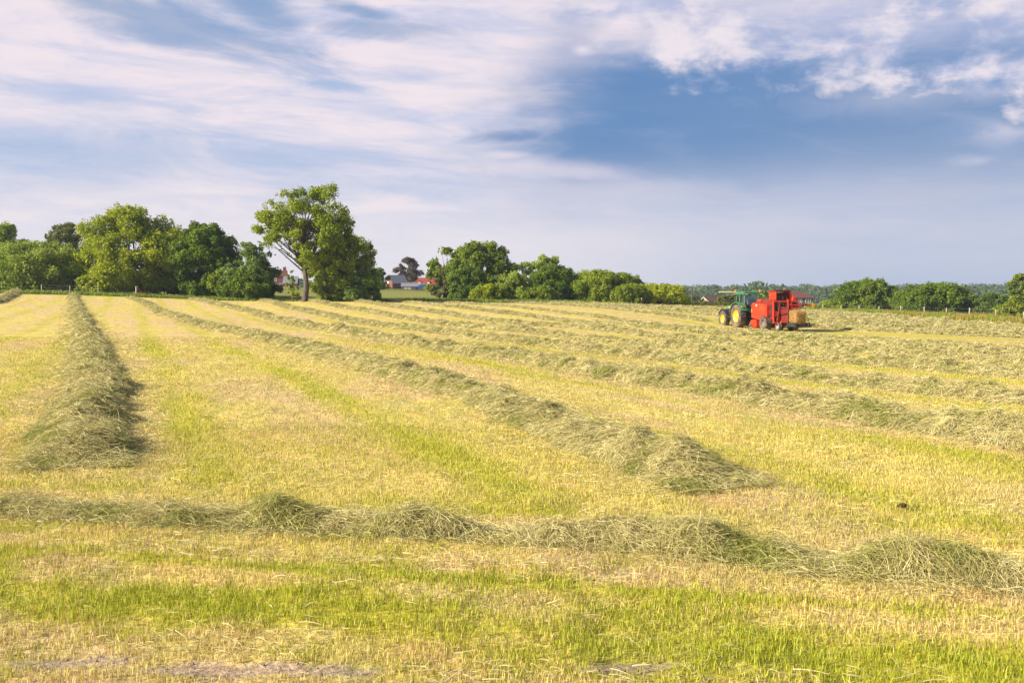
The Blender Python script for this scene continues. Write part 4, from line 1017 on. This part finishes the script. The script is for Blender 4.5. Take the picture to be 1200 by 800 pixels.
gl = MB().add([(-.70, -.57, 1.56), (.70, -.57, 1.56), (.63, -.50, 2.61), (-.63, -.50, 2.61)], [(0, 1, 2, 3)])
gl.build('rear_window', M_CG, cab)
for sg in (-1, 1): MB().add([(sg*.745, -.55, 1.56), (sg*.60, 1.08, 1.56), (sg*.60, .97, 2.61), (sg*.67, -.48, 2.61)], [(0, 1, 2, 3)]).build('side_window', M_CG, cab)
MB().add([(-.57, 1.11, 1.8), (.57, 1.11, 1.8), (.57, .99, 2.61), (-.57, .99, 2.61)], [(0, 1, 2, 3)]).build('windscreen', M_CG, cab)
MB().box((-.24, -.25, 1.56), (.24, .22, 1.72), None, .04).box((-.24, -.33, 1.72), (.24, -.22, 2.28), None, .04).build('seat', M_DK, cab)
MB().tube([(0, .75, 1.55), (0, .62, 1.95)], .04, 6).tube([(-.18, .60, 1.97), (0, .45, 1.93), (.18, .60, 1.97), (0, .74, 2.0), (-.18, .60, 1.97)], .018, 6).build('steering_wheel', M_DK, cab)
for sg in (-1, 1):
    MB().tube([(sg*.7, 1.0, 2.45), (sg*1.05, 1.1, 2.4), (sg*1.05, 1.1, 2.25)], .018, 6).box((sg*.97, 1.08, 1.98), (sg*1.13, 1.13, 2.26), None, .02).build('mirror', M_DK, t)
MB().box((-.95, 1.05, .50), (-.62, 1.45, .55)).box((-.95, 1.05, .82), (-.62, 1.45, .87)).box((-.97, 1.05, .5), (-.94, 1.1, 1.3)).build('step', M_DK, t)
MB().box((-.09, -1.25, .42), (.09, -.4, .52)).tube([(-.35, -.4, .7), (-.30, -1.0, .48)], .04, 6).tube([(.35, -.4, .7), (.30, -1.0, .48)], .04, 6).build('hitch', M_DK, t)

def person_mesh(root_name, joints, edges, mat, levels=1):
    me = bpy.data.meshes.new(root_name); me.from_pydata([j[0] for j in joints], edges, []); o = bpy.data.objects.new(root_name, me); COL.objects.link(o)
    sk = o.modifiers.new('skin', 'SKIN'); sk.use_smooth_shade = True
    for i, j in enumerate(joints):
        me.skin_vertices[0].data[i].radius = (j[1], j[1] if len(j) < 3 else j[2]); me.skin_vertices[0].data[i].use_root = (i == 0)
    s = o.modifiers.new('sub', 'SUBSURF'); s.levels = levels; s.render_levels = levels
    me.materials.append(mat); return o
M_SKIN = solid('skin', (.55, .32, .22), .6, 0, .05); M_SHIRT = solid('blue_shirt', (.06, .16, .38), .85, 0, .1); M_TROU = solid('dark_trousers', (.04, .045, .06), .9); M_HAIR = solid('hair', (.06, .04, .03), .9)
# driver: one continuous seated body, facing +y
J = [((0, 0, .0), .15), ((0, -.03, .22), .15), ((0, -.04, .42), .17, .12), ((0, -.02, .54), .06), ((0, .0, .62), .075), ((0, .01, .72), .10), ((0, .01, .80), .07),
     ((-.20, -.03, .45), .065), ((-.26, .10, .24), .05), ((-.18, .36, .25), .038), ((-.17, .44, .27), .035), ((.20, -.03, .45), .065), ((.26, .10, .24), .05), ((.18, .36, .25), .038), ((.17, .44, .27), .035),
     ((-.11, .08, -.01), .10), ((-.13, .46, .0), .075), ((-.13, .52, -.13), .06), ((.11, .08, -.01), .10), ((.13, .46, .0), .075), ((.13, .52, -.13), .06)]
Ed = [(0, 1), (1, 2), (2, 3), (3, 4), (4, 5), (5, 6), (2, 7), (7, 8), (8, 9), (9, 10), (2, 11), (11, 12), (12, 13), (13, 14), (0, 15), (15, 16), (16, 17), (0, 18), (18, 19), (19, 20)]
dv = person_mesh('person', J, Ed, M_SKIN, 2)
Mt = Matrix.Translation((xt, yt, zt)) @ Matrix.Rotation(HD, 4, 'Z')
dv.location = Mt @ Vector((0, 0, 1.80)); dv.rotation_euler = (0, 0, HD)
tag(dv, 'driver in a blue shirt seated in the tractor cab with hands on the wheel', 'person')
sh = person_mesh('shirt', [((0, 0, .0), .165), ((0, -.03, .22), .165), ((0, -.04, .43), .185, .135), ((-.20, -.03, .45), .078), ((-.26, .10, .25), .062), ((-.20, .30, .25), .05), ((.20, -.03, .45), .078), ((.26, .10, .25), .062), ((.20, .30, .25), .05)], [(0, 1), (1, 2), (2, 3), (3, 4), (4, 5), (2, 6), (6, 7), (7, 8)], M_SHIRT, 2); sh.parent = dv
tr_ = person_mesh('trousers', [((0, 0, -.02), .165), ((-.12, .12, -.01), .115), ((-.13, .46, .0), .09), ((.12, .12, -.01), .115), ((.13, .46, .0), .09)], [(0, 1), (1, 2), (0, 3), (3, 4)], M_TROU, 2); tr_.parent = dv
hr = MB().lathe([(-.02, .112), (.05, .108), (.10, .07), (.125, 0)], (0, -.01, .75), 16, 'z').build('hair', M_HAIR, dv, True)

# ---- baler
pb = Mt @ Vector((0, -1.0, 0)); zb = float(zbase(*(Mt @ Vector((0, -5.2, 0))).xy)) 
t = empty('baler', (pb.x, pb.y, zb), HD, 'large red square baler with tall rear tower, towed by the green tractor', 'baler')
# local: hitch at y=0, body from y=-1.6 to y=-5.0
def bb(x0, y0, z0, x1, y1, z1, bev=.03): return MB().box((x0, y0, z0), (x1, y1, z1), None, bev)
MB().prism([(0, .42), (0, .56), (-2.0, .86), (-2.0, .62)], -.10, .10).build('drawbar', M_DRED, t)
body = MB().prism([(-1.75, .85), (-1.75, 1.95), (-2.05, 2.12), (-3.0, 2.12), (-3.05, 2.30), (-4.25, 2.30), (-4.6, 2.15), (-4.6, .85)], -1.02, 1.02).build('body', M_DRED, t)
for sg in (-1, 1):
    sp = MB().prism([(-1.72, .95), (-1.72, 1.90), (-1.95, 2.06), (-3.3, 2.0), (-4.1, 1.90), (-4.1, 1.02), (-2.9, .80)], sg*1.03, sg*1.22).build('side_panel', M_RED, body)
    MB().box((sg*1.222, -2.6, 1.84), (sg*1.235, -2.42, 1.93)).build('badge_plate', M_WHT, sp)
    MB().box((sg*1.222, -1.84, 1.38), (sg*1.24, -1.76, 1.6)).build('reflector', M_YEL, sp)
    MB().box((sg*1.222, -3.5, 1.18), (sg*1.23, -1.75, 1.21)).build('panel_seam', M_DRED, sp)
bb(-.85, -2.45, 2.12, .95, -1.85, 2.34, .05).build('twine_box', M_RED, body)
# pickup with guard wheels, low in front
pk = MB().prism([(-1.35, .22), (-1.55, .62), (-2.0, .82), (-2.55, .75), (-2.55, .30), (-2.0, .14)], -1.25, 1.25).build('pickup', M_RED, t)
for sg in (-1, 1): wheel(t, 'gauge_wheel', sg*1.32, -1.75, .24, .24, .12, .12, M_DRED, sg, False)
M_HUB = solid('dusty_hub', (.22, .19, .16), .8, 0, .3)
wheel(t, 'wheel', -1.12, -3.75, .55, .55, .52, .24, M_HUB, -1); wheel(t, 'wheel', 1.12, -3.75, .55, .55, .52, .24, M_HUB, 1)
MB().tube([(-.8, -3.55, .52), (.8, -3.55, .52)], .08, 8).box((-.6, -4.6, .42), (-.5, -1.9, .85)).box((.5, -4.6, .42), (.6, -1.9, .85)).build('chassis', M_DK, t)
# knotter tower with raised flap
tw = MB().box((-.62, -4.35, 2.30), (-.54, -3.35, 2.92)).box((.54, -4.35, 2.30), (.62, -3.35, 2.92)).box((-.54, -3.45, 2.30), (.54, -3.37, 2.85)).build('tower', M_RED, body)
MB().prism([(-3.3, 2.90), (-4.5, 2.96), (-4.5, 3.02), (-3.3, 2.98)], -.72, .72).build('tower_flap', M_DRED, tw)
MB().box((-.5, -3.95, 2.30), (.5, -3.5, 2.72), None, .05).build('knotter_box', M_DRED, tw)
for q in (-.32, 0, .32): MB().tube([(q, -4.3, 2.35), (q, -4.2, 2.75)], .05, 8).build('knotter_arm', M_DK, tw)
MB().lathe([(0, 0), (0, .08), (.12, .075), (.18, .03), (.18, 0)], (.72, -4.3, 2.55), 12, 'z').tube([(.72, -4.3, 2.3), (.72, -4.3, 2.56)], .02, 6).build('beacon', M_ORG, tw)
bb(.66, -4.5, 1.75, 1.02, -3.2, 2.56, .05).build('oil_tank', M_RED, body)
bk = -4.62
MB().box((-.96, bk-.02, .60), (.96, bk+.03, 2.24)).build('rear_shade_plate', M_DK, t)  # flat dark plate: shade between the rear machinery put in as colour
for q in (-.8, -.35, .1, .35, .8): MB().lathe([(-.06, 0), (-.06, .16), (.06, .16), (.06, 0)], (q, bk-.12, 1.0+.28*abs(q)), 14).build('drive_pulley', M_STL if q > 0 else M_DRED, t)
for q in (-.68, -.2, .3, .72): MB().tube([(q, bk-.1, .7), (q+.1, bk-.16, 1.2), (q-.05, bk-.1, 2.1)], .025, 6).build('hydraulic_hose', M_DK, t)
for sg in (-1, 1):
    for q, zz in ((-4.3, 1.2), (-4.35, 1.7)): MB().box((sg*1.022, q-.16, zz-.14), (sg*1.06, q+.16, zz+.14), None, .02).build('side_shade_box', M_DK, body)  # dark boxes standing in for shaded recesses on the body sides
    MB().lathe([(sg*1.02, 0), (sg*1.02, .26), (sg*1.12, .26), (sg*1.12, .2), (sg*1.08, 0)], (0, -3.9, 1.0), 20).build('flywheel_cover', M_DRED, body)
# rear frame: bright struts and rams in front of the dark plate that stands for the shaded chamber
bk = -4.62
for q in (-.98, -.52, .52, .98): MB().box((q-.06, bk-.12, .55), (q+.06, bk, 2.25), None, .02).build('rear_post', M_RED, t)
for (z_, h_) in ((.55, .14), (1.35, .10), (2.12, .12)): MB().box((-1.05, bk-.16, z_), (1.05, bk-.125, z_+h_), None, .01).build('cross_beam', M_RED, t)
for q in (-.75, .75): MB().tube([(q, bk-.2, .75), (q*.92, bk-.28, 1.4)], .075, 8).tube([(q*.92, bk-.28, 1.4), (q*.85, bk-.30, 1.95)], .04, 8).build('hydraulic_ram', M_DRED if q < 0 else M_RED, t)
MB().tube([(-.6, bk-.25, .5), (-.25, bk-.35, 1.1), (.1, bk-.25, 1.6), (.1, bk-.2, 2.35)], .06, 6).build('needle_arm', M_RED, t)
MB().tube([(.15, bk-.25, .55), (.5, bk-.4, .7), (.62, bk-.35, 1.5), (.25, bk-.25, 2.0)], .07, 6).build('tension_arm', M_RED, t)
ch = MB().box((-.50, -5.9, .72), (-.42, bk-.17, 1.62)).box((.42, -5.9, .72), (.50, bk-.17, 1.62)).box((-.5, -5.9, .64), (.5, bk-.17, .72)).build('bale_chamber', M_DRED, t)
for q in (-.46, .46): MB().box((q-.06, -6.0, 1.66), (q+.06, bk-.17, 1.76), None, .02).build('upper_rail', M_DRED, ch)
MB().tube([(-.55, -5.1, 1.2), (-.55, -5.8, 1.3)], .05, 8).tube([(.1, -4.7, .6), (-.3, -5.2, .35), (-.45, -5.7, .65)], .022, 6).build('hose', M_DK, ch)
MB().prism([(-5.9, .60), (-7.1, .42), (-7.1, .36), (-5.9, .50)], -.55, .55).box((-.58, -7.1, .36), (-.5, -5.9, .66)).box((.5, -7.1, .36), (.58, -5.9, .66)).build('bale_chute', M_DK, t)
for q in (-.7, .7): MB().tube([(q, -6.95, .45), (q*1.0, -6.0, 1.9), (q, bk-.1, 2.2)], .014, 6).build('chute_chain', M_DK, t)
lb = MB().box((.2, -6.5, 1.86), (.95, -4.75, 1.96), None, .02).build('rear_guard', M_DRED, t)
MB().tube([(.9, -6.4, 1.9), (1.05, -6.75, 1.95)], .035, 6).build('lamp_bracket', M_DRED, lb)
MB().box((.98, -6.81, 1.84), (1.14, -6.75, 2.02), None, .01).build('tail_lamp', M_ORG, lb)
# low rear axle with small caster and blue-grey hydraulic block
wheel(t, 'tandem_wheel', -.62, -4.75, .33, .33, .26, .16, M_STL, -1, False); wheel(t, 'tandem_wheel', .72, -4.75, .33, .33, .26, .16, M_STL, 1, False)
# bale leaving the chamber
def bale_mesh():
    L_, Wd, Hh = 1.75, .98, 1.02; n = 34; v = []; q = []
    g = np.linspace(-1, 1, n)
    V = []; Q = []; off = 0
    for ax in range(3):
        for sg in (-1, 1):
            a, b_ = np.meshgrid(g, g, indexing='ij'); P = np.zeros((n, n, 3)); o2 = [i for i in range(3) if i != ax]
            P[..., ax] = sg; P[..., o2[0]] = a; P[..., o2[1]] = b_
            # squircle rounding
            nr = (np.abs(P)**9).sum(-1, keepdims=True)**(1/9); P = P/nr
            P = P*np.array((Wd/2, L_/2, Hh/2))
            flake = .012*np.sin(P[..., 1]*48)[..., None]; nz = ((fbm(P[..., 0]*9+P[..., 1]*7, P[..., 2]*9+P[..., 1]*3+ax*5, 3, 4)-.5)*.10)[..., None]
            tie = sum(np.exp(-((P[..., 0]-q_)/.03)**2) for q_ in (-.3, -.1, .1, .3))[..., None]*.025
            P = P*(1+flake+nz-tie); V.append(P.reshape(-1, 3))
            i, j = np.meshgrid(np.arange(n-1), np.arange(n-1), indexing='ij'); k = (i*n+j).ravel()+off; f = np.c_[k, k+n, k+n+1, k+1]
            Q.append(f if sg > 0 else f[:, ::-1]); off += n*n
    V = np.concatenate(V); Q = np.concatenate(Q)
    m_ = len(Q); c = np.array((.42, .26, .085))*(.5+.8*np.random.default_rng(3).random((m_, 1)))
    N = 9000; rg = np.random.default_rng(8); i = rg.integers(0, len(V), N); P = V[i]*1.0; D = unit(rg.normal(0, 1, (N, 3))); Lr = rg.uniform(.05, .2, N)
    v2, f2 = ribbons(P, D, Lr, np.full(N, .012), Lr*0, 2, rg.normal(0, .2, (N, 3)))
    c2 = np.repeat(np.array((.54, .36, .13))*(.7+.5*rg.random((N, 1))), 2, axis=0)
    return np.r_[V, v2], np.r_[Q, f2+len(V)], np.r_[c, c2]
V, Q, c = bale_mesh()
ba = mesh_obj('hay_bale', V, Q, M_HAY, attrs={'col': c})
Mb = Matrix.Translation((pb.x, pb.y, zb)) @ Matrix.Rotation(HD, 4, 'Z')
ba.matrix_world = Mb @ Matrix.Translation((0, -6.25, 1.06)) @ Matrix.Rotation(R(7), 4, 'X') @ Matrix.Diagonal((.80, .72, .88, 1))
tag(ba, 'golden square hay bale sliding off the rear chute of the red baler', 'hay bale')

# small brown bird-like clod lying on the stubble
x, y = unproject(1057, 598)
rgc = np.random.default_rng(12); b = MB(); b.lathe([(0, 0), (0, .05), (.03, .06), (.05, .03), (.055, 0)], (0, 0, 0), 9, 'z')
b.v = [(p[0]*(1.2+rgc.normal(0, .12)), p[1]*(.8+rgc.normal(0, .12)), p[2]*(1+rgc.normal(0, .15))) for p in b.v]
b.v = [(p[0]*.55, p[1]*.55, p[2]*.6) for p in b.v]
o = b.build('soil_clod', solid('dark_soil', (.06, .035, .025), .95), None); o.location = (x, y, float(zg(x, y))+.025); tag(o, 'small dark brown clod lying alone on the stubble at the right', 'clod')

def crumbs():
    rg = np.random.default_rng(21); N = 9000
    x = rg.uniform(-4, 3, N); y = rg.uniform(3.8, 5.2, N); k = soilness(x, y) > rg.random(N)*.9+.1; x, y = x[k], y[k]; N = len(x)
    r_ = rg.gamma(1.2, .0024, N)+.001; z = zg(x, y)+r_*.3
    d = np.array([(1, 0, -.3), (-.5, .87, -.3), (-.5, -.87, -.3), (.15, .1, .9)])
    V = np.stack([x, y, z], 1)[:, None]+(d[None]+rg.normal(0, .25, (N, 4, 3)))*r_[:, None, None]
    b_ = (np.arange(N)*4)[:, None]; T_ = np.concatenate([b_+np.array(q) for q in ((0, 1, 3), (1, 2, 3), (2, 0, 3))])
    c = SOIL*(.7+.5*rg.random((3*N, 1)))
    tag(mesh_obj('soil_crumbs', V.reshape(-1, 3), T_, M_HAY, attrs={'col': c}), 'loose crumbs of dry soil on the bare patches in the foreground', 'soil', kind='stuff')
crumbs()

# ------------------------------------------------------------ haze
m, t_, out = base_mat('haze'); pv_ = t_.new('ShaderNodeVolumePrincipled'); pv_.inputs['Density'].default_value = .0002; pv_.inputs['Color'].default_value = (.62, .78, 1.0, 1)
t_.l.new(pv_.outputs[0], out.inputs['Volume'])
o = MB().box((-1500, -60, -60), (1500, 1450, 60)).build('haze', m); tag(o, 'thin pale haze over the distant fields and woods', 'haze', kind='stuff')
